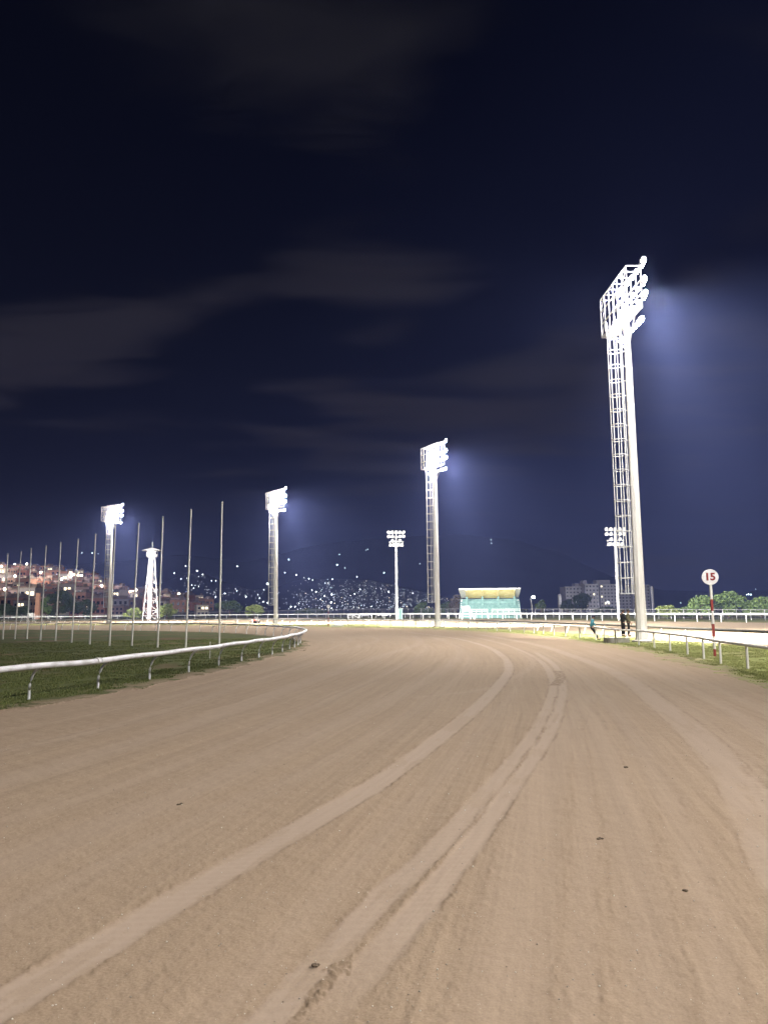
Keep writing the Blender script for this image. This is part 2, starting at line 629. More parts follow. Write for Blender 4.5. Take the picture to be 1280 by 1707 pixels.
# torn, crumbled edge along the right wheel mark
for pts, w, sd in (([(440, 1760), (508, 1680), (562, 1618), (634, 1545), (696, 1478), (768, 1395), (869, 1271), (908, 1213), (928, 1155)], .055, 3),
                   ([(925, 1142), (935, 1128), (928, 1118)], .16, 8), ([(515, 1610), (528, 1607)], .035, 11)):
    d, s = pdist(gx, gy, spline(gpts(pts), 10))
    if sd == 3:
        wv = w * (.12 + 2.6 * np.clip(fbm(s * 1.6, s * 0, 71, 4) - .45, 0, 1) * 2) * (.55 + .8 * ((s > .9) & (s < 1.5)))
        f2 = fbm(gx * 44, gy * 44, 77, 4)
        m2 = np.clip((wv - d) / .02, 0, 1) * np.clip((f2 - .35) * 5, 0, 1)
    else:
        m2 = np.clip((w - d) / .02, 0, 1) * np.clip((fbm(gx * 20, gy * 20, 78, 4) - .3) * 4, 0, 1)
    edge[near] = np.maximum(edge[near], m2)
    pale[near] *= (1 - .8 * m2)

# relief: harrow streaks along the track, clods between the wheel marks
Scent = SI * (1 - TT) + SO * TT
stre = fbm(TT * 46, Scent * .11, 3, 5) - .5
stre2 = fbm(TT * 150, Scent * .16, 8, 4) - .5
clod = fbm(GX * 24, GY * 24, 21, 3) - .5
lump = fbm(GX * 4.5, GY * 4.5, 27, 4) - .5
fade = np.clip(1 - (R2 - 30) / 60, 0.15, 1)
nearf = np.clip(1 - (R2 - 7) / 12, 0, 1)
Zd = (stre * .030 + stre2 * .014 + lump * .014) * fade * (1 - .75 * press) + clod * .010 * nearf * (1 - .8 * press)
Zd += -press * .007 + .0018 * press * np.sin(Scent * 55) * nearf + edge * .012 * (clod * 2 + .4) + groove * .004
# ribbed tyre marks at the right
dR, sR = pdist(gx, gy, spline(gpts([(1300, 1330), (1230, 1240), (1150, 1180), (1080, 1140)]), 10))
rib = np.zeros(GX.shape)
rib[near] = np.clip(1 - (dR / .30) ** 4, 0, 1) * (np.sin(sR * 38 + fine * 6) * .5) * np.clip(fbm(sR * 1.2, dR * 3, 4, 3) * 2 - .5, 0, 1)
Zd += rib * .014
lawn = (fbm(GX * .5, GY * .5, 33, 5) - .5) * .10
Zz = np.where(zone == 1, Zd, np.where((zone == 0) | (zone == 2), lawn * np.clip(np.minimum(DI, DO) / 1.5, 0, 1) + .02, 0.0))
Zz = np.where(zone == 3, (fbm(GX * .8, GY * .8, 53, 3) - .5) * .03, Zz)
Zz = np.where(zone == 4, (fbm(GX * .2, GY * .2, 54, 4) - .5) * .18, Zz)


def surf_mat(name, nodes):
    m = bpy.data.materials.new(name)
    m.use_nodes = True
    nodes(m.node_tree.nodes, m.node_tree.links, m.node_tree.nodes['Principled BSDF'])
    MATS[name] = m
    return m


def nmix(N, L, f, a, b, mode='MIX'):
    n = N.new('ShaderNodeMix'); n.data_type = 'RGBA'; n.blend_type = mode
    for i, v in ((0, f), (6, a), (7, b)):
        if isinstance(v, (int, float)):
            n.inputs[i].default_value = v
        elif isinstance(v, tuple):
            n.inputs[i].default_value = (*v, 1)
        else:
            L.new(v, n.inputs[i])
    return n.outputs[2]


def nnoise(N, L, src, scale, detail=5, rough=.55, lo=.35, hi=.65):
    n = N.new('ShaderNodeTexNoise')
    n.inputs['Scale'].default_value = scale; n.inputs['Detail'].default_value = detail; n.inputs['Roughness'].default_value = rough
    L.new(src, n.inputs['Vector'])
    r = N.new('ShaderNodeMapRange')
    r.inputs[1].default_value = lo; r.inputs[2].default_value = hi
    L.new(n.outputs[0], r.inputs[0])
    return r.outputs[0]


def dirt_nodes(N, L, b):
    uv = N.new('ShaderNodeAttribute'); uv.attribute_name = 'run'
    mask = N.new('ShaderNodeAttribute'); mask.attribute_name = 'marks'
    sp = N.new('ShaderNodeSeparateXYZ'); L.new(mask.outputs['Vector'], sp.inputs[0])
    geo = N.new('ShaderNodeNewGeometry')
    m1 = N.new('ShaderNodeMapping'); L.new(uv.outputs['Vector'], m1.inputs[0]); m1.inputs['Scale'].default_value = (.10, 2.2, 1)
    m2 = N.new('ShaderNodeMapping'); L.new(uv.outputs['Vector'], m2.inputs[0]); m2.inputs['Scale'].default_value = (.35, 9, 1)
    s1 = nnoise(N, L, m1.outputs[0], 1.0, 5, .6, .36, .64)
    m3 = N.new('ShaderNodeMapping'); L.new(uv.outputs['Vector'], m3.inputs[0]); m3.inputs['Scale'].default_value = (.55, 26, 1)
    s3 = nnoise(N, L, m3.outputs[0], 1.0, 3, .6, .35, .65)
    s2 = nnoise(N, L, m2.outputs[0], 1.0, 4, .6, .3, .7)
    big = nnoise(N, L, geo.outputs['Position'], .35, 4, .5)
    gr = nnoise(N, L, geo.outputs['Position'], 55, 3, .7, .25, .75)
    med = nnoise(N, L, geo.outputs['Position'], 6, 5, .65, .3, .7)
    c = nmix(N, L, s1, (.220, .162, .112), (.335, .252, .180))
    c = nmix(N, L, .45, c, nmix(N, L, s2, (.205, .150, .107), (.355, .268, .197)))
    c = nmix(N, L, .30, c, nmix(N, L, s3, (.205, .150, .105), (.375, .285, .205)))
    c = nmix(N, L, .25, c, nmix(N, L, med, (.22, .152, .102), (.39, .282, .198)))
    c = nmix(N, L, .25, c, nmix(N, L, big, (.27, .185, .122), (.34, .246, .172)))
    c = nmix(N, L, .30, c, nmix(N, L, gr, (.15, .105, .070), (.46, .345, .250)))
    fa = N.new('ShaderNodeMath'); fa.operation = 'MULTIPLY'; L.new(sp.outputs[0], fa.inputs[0]); fa.inputs[1].default_value = .80
    c = nmix(N, L, fa.outputs[0], c, (.365, .280, .222))
    fb = N.new('ShaderNodeMath'); fb.operation = 'MULTIPLY'; L.new(sp.outputs[1], fb.inputs[0]); fb.inputs[1].default_value = .42
    c = nmix(N, L, fb.outputs[0], c, (.13, .085, .055))
    L.new(c, b.inputs['Base Color'])
    b.inputs['Roughness'].default_value = .95
    b.inputs['Specular IOR Level'].default_value = .15
    bn = N.new('ShaderNodeTexNoise'); bn.inputs['Scale'].default_value = 42; bn.inputs['Detail'].default_value = 6; bn.inputs['Roughness'].default_value = .65
    L.new(geo.outputs['Position'], bn.inputs['Vector'])
    bu = N.new('ShaderNodeBump'); bu.inputs['Distance'].default_value = .012
    fc = N.new('ShaderNodeMath'); fc.operation = 'MULTIPLY_ADD'; L.new(sp.outputs[2], fc.inputs[0]); fc.inputs[1].default_value = -.38; fc.inputs[2].default_value = .55
    L.new(fc.outputs[0], bu.inputs['Strength'])
    L.new(bn.outputs[0], bu.inputs['Height']); L.new(bu.outputs[0], b.inputs['Normal'])


surf_mat('dirt', dirt_nodes)


def lawn_nodes(c1, c2, c3, c4, s=1.0):
    def f(N, L, b):
        geo = N.new('ShaderNodeNewGeometry')
        a = nnoise(N, L, geo.outputs['Position'], .55 * s, 5, .6)
        d = nnoise(N, L, geo.outputs['Position'], 7 * s, 5, .7)
        e = nnoise(N, L, geo.outputs['Position'], .22 * s, 4, .6, .52, .66)
        c = nmix(N, L, a, c1, c2)
        c = nmix(N, L, .5, c, nmix(N, L, d, c1, c3))
        c = nmix(N, L, e, c, c4)
        ea = N.new('ShaderNodeAttribute'); ea.attribute_name = 'soil'
        c = nmix(N, L, ea.outputs['Fac'], c, (.27, .20, .14))
        L.new(c, b.inputs['Base Color'])
        b.inputs['Roughness'].default_value = .95
        b.inputs['Specular IOR Level'].default_value = .1
        bn = N.new('ShaderNodeTexNoise'); bn.inputs['Scale'].default_value = 14; bn.inputs['Detail'].default_value = 6
        L.new(geo.outputs['Position'], bn.inputs['Vector'])
        bu = N.new('ShaderNodeBump'); bu.inputs['Distance'].default_value = .06; bu.inputs['Strength'].default_value = .8
        L.new(bn.outputs[0], bu.inputs['Height']); L.new(bu.outputs[0], b.inputs['Normal'])
    return f


surf_mat('lawn', lawn_nodes((.050, .062, .018), (.085, .098, .028), (.135, .140, .044), (.150, .100, .056)))
surf_mat('verge', lawn_nodes((.19, .21, .07), (.28, .29, .10), (.33, .33, .14), (.31, .26, .16)))
surf_mat('outer_sand', lawn_nodes((.235, .18, .125), (.30, .232, .163), (.28, .218, .152), (.21, .165, .115), .6))
surf_mat('rough_ground', lawn_nodes((.09, .11, .04), (.16, .16, .06), (.12, .13, .05), (.20, .16, .10)))

ids = np.arange(nr_ * nt_).reshape(nr_, nt_)
quads = np.stack([ids[:-1, :-1], ids[:-1, 1:], ids[1:, 1:], ids[1:, :-1]], -1).reshape(-1, 4)
qz = np.maximum.reduce([zone[:-1, :-1], zone[:-1, 1:], zone[1:, 1:], zone[1:, :-1]]).reshape(-1)
quads = quads[:, ::-1]
allV = np.stack([GX, GY, Zz], -1).reshape(-1, 3)
runA = np.stack([Scent, TT * 19.0, np.zeros_like(TT)], -1).reshape(-1, 3)
mrkA = np.stack([pale, edge, press], -1).reshape(-1, 3)
dedge = np.minimum(DI, DO)
soilA = np.clip(1.15 - dedge / (.55 + 1.3 * fbm(GX * .6, GY * .6, 44, 3)), 0, 1) * np.clip((fbm(GX * 2.6, GY * 2.6, 45, 5) - .36) * 5, 0, 1)
soilA = (soilA * .85).reshape(-1)
NAMES = {0: ('infield_lawn', 'lawn'), 1: ('dirt_track', 'dirt'), 2: ('grass_strip', 'verge'), 3: ('outer_track', 'outer_sand'), 4: ('far_ground', 'rough_ground')}
for z, (nm, mt) in NAMES.items():
    q = quads[qz == z]
    used, inv = np.unique(q, return_inverse=True)
    o = np_mesh(nm, allV[used], inv.reshape(q.shape), M(mt), smooth=True)
    o['kind'] = 'structure'
    if z in (0, 2):
        at = o.data.attributes.new('soil', 'FLOAT', 'POINT')
        at.data.foreach_set('value', np.ascontiguousarray(soilA[used], dtype=np.float32))
    if z == 1:
        for an, arr in (('run', runA), ('marks', mrkA)):
            at = o.data.attributes.new(an, 'FLOAT_VECTOR', 'POINT')
            at.data.foreach_set('vector', np.ascontiguousarray(arr[used], dtype=np.float32).ravel())
# the wide ground under and beyond
b = MB()
b.add([(-4500, -600, -.35), (4500, -600, -.35), (4500, 5200, -.35), (-4500, 5200, -.35)], [(0, 1, 2, 3)])
b.build('ground', M('rough_ground'))['kind'] = 'structure'


def ground_z(x, y):
    r = math.hypot(x, y); t = math.atan2(x, y)
    i = int(np.clip(np.searchsorted(rr, r), 0, nr_ - 1)); j = int(np.clip(np.searchsorted(th, t), 0, nt_ - 1))
    return float(Zz[i, j])


# ------------------------------------------------------------------ grass blades, pebbles (uncountable)
def blades(name, zid, n, rmin, rmax, hmin, hmax, mt, label, tmin=-34, tmax=34, dmax=None):
    k = n * 5
    r = rmin * (rmax / rmin) ** nrs.rand(k)
    t = np.radians(tmin + (tmax - tmin) * nrs.rand(k))
    X, Y = r * np.sin(t), r * np.cos(t)
    i = np.clip(np.searchsorted(rr, r), 0, nr_ - 1); j = np.clip(np.searchsorted(th, t), 0, nt_ - 1)
    ok = (zone[i, j] == zid) & (fbm(X * 1.3, Y * 1.3, 15, 4) > .40) & (dedge[i, j] > .25 + .35 * nrs.rand(k)) & (soilA.reshape(zone.shape)[i, j] < .35 * nrs.rand(k) + .1)
    if dmax:
        ok &= np.minimum(DI, DO)[i, j] < dmax
    X, Y, r, Z = X[ok][:n], Y[ok][:n], r[ok][:n], Zz[i, j][ok][:n]
    m = len(X)
    a = nrs.rand(m) * 6.283
    tall = fbm(X * .9, Y * .9, 16, 3)
    h = (hmin + (hmax - hmin) * nrs.rand(m)) * (.4 + 1.3 * tall)
    w = .004 + r * .00035
    lx, ly = np.cos(a) * h * .5, np.sin(a) * h * .5
    V = np.zeros((m, 3, 3))
    V[:, 0] = np.stack([X - np.sin(a) * w, Y + np.cos(a) * w, Z - .01], -1)
    V[:, 1] = np.stack([X + np.sin(a) * w, Y - np.cos(a) * w, Z - .01], -1)
    V[:, 2] = np.stack([X + lx, Y + ly, Z + h], -1)
    o = np_mesh(name, V.reshape(-1, 3), np.arange(m * 3).reshape(-1, 3), M(mt), nper=3)
    return tag(o, label, 'grass', kind='stuff')


blades('infield_grass', 0, 150000, 13, 60, .015, .055, 'grass_blade', 'short dark green grass growing on the infield behind the white curved rail')
blades('verge_grass', 2, 150000, 15, 75, .012, .045, 'grass_blade_verge', 'short pale green grass on the strip between the two tracks', 0, 34)

k = 2600
r = 3.4 * (16 / 3.4) ** nrs.rand(k); t = np.radians(-32 + 64 * nrs.rand(k))
X, Y = r * np.sin(t), r * np.cos(t)
i = np.clip(np.searchsorted(rr, r), 0, nr_ - 1); j = np.clip(np.searchsorted(th, t), 0, nt_ - 1)
ok = zone[i, j] == 1
X, Y, Z, r = X[ok], Y[ok], Zz[i, j][ok], r[ok]
s = .0025 + .006 * nrs.rand(len(X)) ** 4
o8 = np.array([(1, 0, 0), (0, 1, 0), (-1, 0, 0), (0, -1, 0), (0, 0, .8), (0, 0, -.6)])
f8 = np.array([(0, 1, 4), (1, 2, 4), (2, 3, 4), (3, 0, 4), (1, 0, 5), (2, 1, 5), (3, 2, 5), (0, 3, 5)])
jit = 1 + .5 * (nrs.rand(len(X), 6, 1) - .5)
V = np.stack([X, Y, Z + s * .4], -1)[:, None] + o8[None] * s[:, None, None] * jit
Fc = f8[None] + (np.arange(len(X)) * 6)[:, None, None]
tag(np_mesh('gravel', V.reshape(-1, 3), Fc.reshape(-1, 3), M('pebble'), nper=3), 'tiny pale stones scattered over the brown dirt track', 'gravel', kind='stuff')


# loose clods lying on the track
for (px, py, cs, lab) in ((999, 1397, .022, 'dark clod of soil on the right half of the dirt track'), (1142, 1487, .018, 'small dark clod nearest the camera at the right'),
                          (1043, 1280, .02, 'small dark clod beside the faint middle wheel mark'), (527, 1611, .017, 'flat dark clod on the double wheel mark near the camera'),
                          (300, 1341, .02, 'small dark clod left of the pale wheel mark')):
    p = G(px, py)
    b = MB()
    for q_ in range(7):
        b.ball((rnd.uniform(-1, 1) * cs, rnd.uniform(-.7, .7) * cs, rnd.uniform(.1, .5) * cs), cs * rnd.uniform(.4, .8), 7, 5, (1.2, 1, .7))
    tag(b.build('dirt_clod', mat('clod_soil', (.09, .062, .042), .95, (.16, .12, .085), 60), smooth=True, loc=(p.x, p.y, ground_z(p.x, p.y))), lab, 'clod', 'clods on the track')


# ------------------------------------------------------------------ rail fences
def resample(line, step, start=0.0):
    out = []; acc = start; s = 0.0
    for i in range(len(line) - 1):
        a, b2 = Vector(line[i]), Vector(line[i + 1])
        L = (b2 - a).length
        while acc <= s + L:
            t = (acc - s) / max(L, 1e-6)
            out.append((a.lerp(b2, t), (b2 - a).normalized()))
            acc += step
        s += L
    return out


def clip_line(line, fn):
    return [p for p in line if fn(p)]


# white curved running rail round the infield
POSTS = [(48.7, 1166), (163.7, 1150), (249.5, 1133.7), (315, 1121), (365, 1110.5), (403, 1103), (431.7, 1097), (454, 1092), (470.7, 1087),
         (483, 1082.5), (491.4, 1079.5), (497, 1076), (500.8, 1072.5)]
pb = gpts(POSTS)
rest = spline(gpts([(500.8, 1072.5), (500, 1069), (490, 1065.3), (470, 1061.8), (430, 1057.6), (380, 1054.6), (300, 1052), (150, 1050), (0, 1049.6), (-150, 1050)]), 10)
pb2 = [p for p, t in resample(rest, 2.75, 2.2)]
d0 = (pb[0] - pb[1]).normalized()
pb = [pb[0] + d0 * 2.7 * k for k in range(6, 0, -1)] + pb + pb2
rail = empty('running_rail', pb[6])
tag(rail, 'white plastic running rail on curved posts bending round the dark infield', 'rail')


def local(o, p):
    return Vector(p) - o.location


tops = []
for i, p in enumerate(pb):
    t = (pb[min(i + 1, len(pb) - 1)] - pb[max(i - 1, 0)]).normalized()
    nrm = Vector((t.y, -t.x, 0))
    zb = ground_z(p.x, p.y)
    H = .80
    path = [p + Vector((0, 0, zb - .08)), p + Vector((0, 0, .22))]
    for a in range(0, 91, 15):
        A = math.radians(a)
        path.append(p + nrm * (.34 * (1 - math.cos(A))) + Vector((0, 0, .22 + (H - .26) * math.sin(A))))
    b = MB().tube([local(rail, q) for q in path], .032, 8)
    b.build('post', M('rail_white'), rail, smooth=True)
    tops.append(p + nrm * .36 + Vector((0, 0, H)))
rl = spline(tops, 5)
n = 10
b = MB()
rings = []
for i, p in enumerate(rl):
    t = (rl[min(i + 1, len(rl) - 1)] - rl[max(i - 1, 0)]).normalized()
    a = t.cross(Vector((0, 0, 1))).normalized()
    wob = .012 * math.sin(i * .9) + .008 * math.sin(i * .37)
    for k in range(n):
        A = 2 * math.pi * k / n
        b.v.append(tuple(local(rail, p) + a * math.cos(A) * .085 + Vector((0, 0, 1)) * (math.sin(A) * .075 + .02 + wob)))
for i in range(len(rl) - 1):
    for k in range(n):
        b.f.append((i * n + k, i * n + (k + 1) % n, (i + 1) * n + (k + 1) % n, (i + 1) * n + k))
b.build('top_rail', M('rail_white'), rail, smooth=True)
for i in range(12, min(len(rl) - 3, 170), 11):
    p = rl[i]; t = (rl[i + 1] - rl[i - 1]).normalized()
    MB().tube([local(rail, p - t * .09) + Vector((0, 0, .02)), local(rail, p + t * .09) + Vector((0, 0, .02))], .092, 10, flat=.9).build('joint_sleeve', M('rail_white'), rail, smooth=True)


def rail_fence(name, label, line, step, H, pr, rr_, mpost, mrail, lean=0.0, lowrail=None, start=0.3, square=False, cat='rail', flat=1.0, heights=None):
    pts = resample(line, step, start)
    root = empty(name, pts[0][0])
    tag(root, label, cat)
    tp = []
    cnt = 0
    extra = MB()
    order = sorted(range(len(pts)), key=lambda i: pts[i][0].length)
    nearset = set(order[:98])
    for i, (p, t) in enumerate(pts):
        nrm = Vector((t.y, -t.x, 0))
        h = H if heights is None else heights(p)
        zb = min(ground_z(p.x, p.y), 0) - .1
        j = rnd.uniform(-.015, .015)
        top = p + nrm * (lean + j) + Vector((0, 0, h))
        b = MB() if i in nearset else extra
        if square:
            b.tube([local(root, p + Vector((0, 0, zb))), local(root, top)], pr, 4)
        else:
            b.tube([local(root, p + Vector((0, 0, zb))), local(root, top)], pr, 7)
        if i in nearset:
            b.build('post', mpost, root)
        tp.append(local(root, top))
    if extra.v:
        extra.build('post', mpost, root)['kind'] = 'stuff'
    MB().tube(spline(tp, 3), rr_, 8, flat=flat).build('top_rail', mrail, root, smooth=True)
    if lowrail:
        MB().tube(spline([q - Vector((0, 0, lowrail)) for q in tp], 3), rr_ * .8, 6).build('low_rail', mrail, root)
    return root


NEAR_POSTS = [(1290, 1128), (1246, 1117), (1201, 1107), (1163, 1096), (1130, 1088.5), (1099.5, 1083), (1071, 1077.5), (1020.5, 1072.5), (994, 1067), (952, 1063), (910.6, 1058.5),
              (871.4, 1054.5), (835, 1052.5), (798.4, 1050), (763, 1047.8), (700, 1046), (620, 1044), (547, 1043.2), (400, 1041.8), (200, 1041.2), (0, 1041.8)]
q = gpts(NEAR_POSTS)
q = [q[0] + Vector((-.5, -10, 0))] + q
rail_fence('pipe_rail', 'thin grey pipe rail on straight posts along the outer edge of the dirt track', spline(q, 8), 2.9, .84, .045, .055, M('pole_grey'), M('pole_grey'), start=1.0)
mid = clip_line(MID_W, lambda p: p.x > -130 and p.y > 12)
rail_fence('slanted_rail', 'grey topped rail on slanting white posts along the inner edge of the pale outer track', mid, 3.2, .80, .036, .085, M('white_paint'), M('dull_steel'), lean=.42)
farr = spline(gpts(FAR), 6)
farr = [farr[0] + Vector((22, -32, 0))] + farr
fr = rail_fence('white_track_fence', 'thick white rail fence beyond the pale track, ending at a braced corner', farr, 4.2, 1.16, .07, .115, M('white_paint'), M('white_paint'), square=True, cat='fence', flat=1.3)
fb_ = spline(gpts(FARB), 6)
fb_ += [fb_[-1] + Vector((-40, -8, 0))]
rail_fence('white_track_fence', 'thinner white rail fence round the far bend, left of the stand', fb_, 3.1, 1.05, .06, .12, M('white_paint'), M('white_paint'), square=True, cat='fence')
# braced corner panel
c0 = farr[-1]
pan = empty('braced_barrier', c0 + Vector((-.2, -.4, 0)))
tag(pan, 'short white barrier with diagonal braces at the left end of the thick white fence', 'barrier')
b = MB()
for x in (0, 1.1, 2.6):
    b.box((x, 0, .55), (.13, .13, 1.1))
b.tube([(1.1, 0, 1.05), (2.6, 0, .1)], .06, 5); b.tube([(0, 0, 1.05), (1.1, 0, .6), (0, 0, .1)], .05, 5)
b.build('bracing', M('white_paint'), pan)
MB().box((1.3, 0, 1.12), (2.9, .16, .12)).build('top_rail', M('white_paint'), pan)

# wire mesh boundary fence
FP = [(1330, 1036), (1280, 1034.5), (1180, 1033), (1100, 1032), (1000, 1031), (900, 1030), (800, 1029.3), (700, 1028.6), (600, 1028.2), (520, 1028.2), (430, 1029), (330, 1030), (200, 1032), (100, 1033.2), (0, 1034.3), (-80, 1035)]
TOPY = [(-80, 1026.5), (0, 1026), (150, 1025), (330, 1021), (430, 1018.7), (520, 1017), (600, 1015.4), (700, 1015), (900, 1015.2), (1000, 1015.5), (1280, 1016.6), (1330, 1016.8)]
fl = spline(gpts(FP), 6)


def fence_h(p):
    v = np.linalg.inv(CR) @ np.array([p.x, p.y, -CAMH])
    px = 640 - F * v[0] / v[2]
    ty = np.interp(px, [a for a, _ in TOPY], [b_ for _, b_ in TOPY])
    return max(1.2, P(px, ty, p.y).z)


wf = rail_fence('mesh_fence', 'low grey wire mesh fence with thin posts along the back of the racecourse', fl, 3.3, 1.8, .045, .05, M('galvanised'), M('galvanised'), cat='fence', heights=fence_h)
b = MB()
pts = resample(fl, 1.1, .3)
for i in range(len(pts) - 1):
    p, p2 = pts[i][0], pts[i + 1][0]
    h, h2 = fence_h(p), fence_h(p2)
    for k in range(1, 5):
        b.tube([local(wf, p + Vector((0, 0, h * k / 5))), local(wf, p2 + Vector((0, 0, h2 * k / 5)))], .010, 3)
    b.tube([local(wf, p), local(wf, p + Vector((0, 0, h)))], .008, 3)
b.build('wire_mesh', M('galvanised'), wf)


# ------------------------------------------------------------------ floodlight towers
def make_tower(HT, L=2.1):
    """local X runs along the lamp frame, local Y is where the lamps point"""
    root = empty('floodlight_tower', (0, 0, 0))
    zb, zt = HT - .2, HT + 2.5           # lamp frame bottom and top
    n = 16
    b = MB()
    prof = []
    for z in np.linspace(0, 1, 24):
        prof.append((.33 * (1 - z) + .19 * z + .10 * math.exp(-z * 40), z * (HT + .8)))
    for (r, z) in prof:
        for k in range(n):
            a = 2 * math.pi * k / n
            rad = r * (1.0 if k % 2 else .93)
            b.v.append((rad * math.cos(a), rad * math.sin(a), z))
    for i in range(len(prof) - 1):
        for k in range(n):
            b.f.append((i * n + k, i * n + (k + 1) % n, (i + 1) * n + (k + 1) % n, (i + 1) * n + k))
    b.f.append(tuple((len(prof) - 1) * n + k for k in range(n)))
    b.build('pole', M('concrete_pole'), root)
    b = MB().lathe([(.62, -.1), (.62, .10), (.50, .16), (.36, .16)], 16)
    b.build('footing', M('concrete'), root)
    # caged ladder on the rear
    lb = MB()
    y0 = -.44
    z0 = 3.0
    for x in (-.2, .2):
        lb.tube([(x, y0, z0), (x, y0, zb + .6)], .028, 5)
    z = z0 + .1
    while z < zb + .5:
        lb.tube([(-.2, y0, z), (.2, y0, z)], .016, 4)
        z += .30
    lb.build('ladder', M('steel_frame'), root)
    hb = MB()
    z = z0
    while z < zb:
        pts = [(.44 * math.sin(a), y0 - .42 + .44 * math.cos(a), z) for a in np.linspace(.45, 2 * math.pi - .45, 13)]
        hb.tube(pts, .034, 4)
        hb.box((0, y0 / 2 - .02, z), (.06, abs(y0) - .2, .05))
        z += .98
    for a in (.9, 1.9, math.pi, 2 * math.pi - 1.9, 2 * math.pi - .9):
        x, y = .44 * math.sin(a), y0 - .42 + .44 * math.cos(a)
        hb.tube([(x, y, z0), (x, y, zb)], .034, 4)
    hb.build('safety_cage', M('steel_frame'), root)
    # lamp frame: a box truss with a catwalk
    fb = MB()
    xs = np.linspace(-L, L, 7)
    for y in (-.80, .10):
        for x in xs:
            fb.tube([(x, y, zb), (x, y, zt)], .04, 4)
        for z in np.linspace(zb, zt, 4):
            fb.tube([(-L, y, z), (L, y, z)], .045, 4)
    for x in xs:
        for z in (zb, zt):
            fb.tube([(x, -.80, z), (x, .10, z)], .035, 4)
    for i in (0, 5):
        zs = np.linspace(zb, zt, 4)
        for j in range(3):
            fb.tube([(xs[i], -.80, zs[j]), (xs[i + 1], -.80, zs[j + 1])], .025, 4)
    fb.build('lamp_frame', M('steel_frame'), root)
    cw = MB()
    for y in np.linspace(-.38, .38, 9):
        cw.box((0, y - .35, zb + .03), (2 * L, .045, .03))
    for x in np.linspace(-L, L, 30):
        cw.box((x, -.35, zb + .005), (.03, .8, .02))
    cw.build('catwalk', M('steel_frame'), root)
    sb = MB()
    for s in (-1, 1):
        for y in (-.70, .05):
            sb.tube([(s * .15, 0, HT - 2.0), (s * 1.5, y, zb)], .05, 5)
    sb.build('brace', M('steel_frame'), root)
    # lamps
    rows = [zt + .28, zb + 1.75, zb + .85]

    def lamp(p, d):
        d = Vector(d).normalized()
        R = d.to_track_quat('Z', 'Y').to_matrix()
        o = MB().lathe([(.05, -.22), (.11, -.20), (.17, -.10), (.23, .0), (.23, .04), (.21, .04)], 12, (0, 0, 0), R).build('floodlight', M('lamp_housing'), root, smooth=False)
        o.location = p
        g = MB().lathe([(.195, .042), (.16, .075), (.08, .09), (.01, .095)], 12, (0, 0, 0), R).build('lens', M('lamp_glass'), o)
        return o
    for z in rows:
        for i, x in enumerate(np.linspace(-L + .25, L - .45, 6)):
            lamp((x, .42, z), (.10 * (x), 1, -.55))
        lamp((L + .15, .25, z + .02), (.9, .55, -.35))
    for i, x in enumerate((-1.2, -.4, .4, 1.2)):
        lamp((x, .42, zb - .42), (.25 * x, .9, -.8))
    lamp((1.9, .30, zb - .45), (.9, .5, -.5))
    return root


def add_light(name, kind, loc, power, parent, direction=None, size=None, blend=.6, radius=.35, color=(1, .965, .90)):
    d = bpy.data.lights.new(name, kind)
    d.energy = power
    d.color = color
    d.shadow_soft_size = radius
    if kind == 'SPOT':
        d.spot_size = math.radians(size)
        d.spot_blend = blend
    o = bpy.data.objects.new(name, d)
    COL.objects.link(o)
    o.parent = parent
    o.location = loc
    if direction is not None:
        o.rotation_euler = Vector(direction).to_track_quat('-Z', 'Y').to_euler()
    return o


TW = [((1069.8, 1070.5), -89, 'tallest floodlight tower, concrete pole with caged ladder, beside two people at the pipe rail'),
      ((729.5, 1045.5), -64, 'lit floodlight tower standing left of the small teal roofed stand'),
      ((459.5, 1041.0), -53, 'lit floodlight tower standing behind the bend of the white running rail'),
      ((181.5, 1039.5), -28, 'farthest lit floodlight tower, beside the white lattice watch tower')]
HTS = [20.8, 19.8, 18.5, 19.5]
cache = {}
tw_objs = []
for (bp, rz, lab), ht in zip(TW, HTS):
    p = G(*bp)
    t = make_tower(ht, 2.7 if ht > 20.5 else 2.1)
    t.location = p
    t.rotation_euler = (0, 0, math.radians(rz))
    tag(t, lab, 'floodlight tower', 'floodlight towers between the two tracks')
    tw_objs.append((t, ht))
# the next tower of the row stands beside the camera, outside the picture
t5 = copy_tree(tw_objs[0][0]); t5.location = (21.0, -4.0, 0); t5.rotation_euler = (0, 0, math.radians(-90))
t5['label'] = 'floodlight tower beside the camera, outside the picture'
tw_objs.append((t5, 19.9))
for i, (t, ht) in enumerate(tw_objs):
    near_ = i in (0, 4)
    if i < 4:
      add_light('outer_beam', 'SPOT', (2.0, .9, ht + .2), P_OUT, t, (-.30, .46, -1.0), 50, 1.0, .8)
      add_light('far_beam', 'SPOT', (.4, 1.2, ht + 1.6), P_FAR, t, (-.62, .9, -.80), 132, 1.0, .8)
    add_light('inner_beam', 'SPOT', (1.0, -.9, ht + 1.6), P_IN * (1.0 if i < 4 else 1.68), t, (.15, -.75, -1.0) if i < 4 else (.1, -.62, -1), 150, .8, .5)
    if i == 4:
        add_light('track_beam', 'SPOT', (-1.0, 0, ht + 1.6), 210000, t, (-1.0, -.20, -.26), 58, .9, .8)
    if i < 4:
        add_light('lamp_spill', 'POINT', (2.9, 1.05, ht + 2.1), P_SPILL * (1 if i == 0 else .6), t, radius=.4, color=(1, .95, .93))
        add_light('lamp_spill', 'POINT', (1.0, -.95, ht + 1.2), P_SPILL * .16, t, radius=.4)


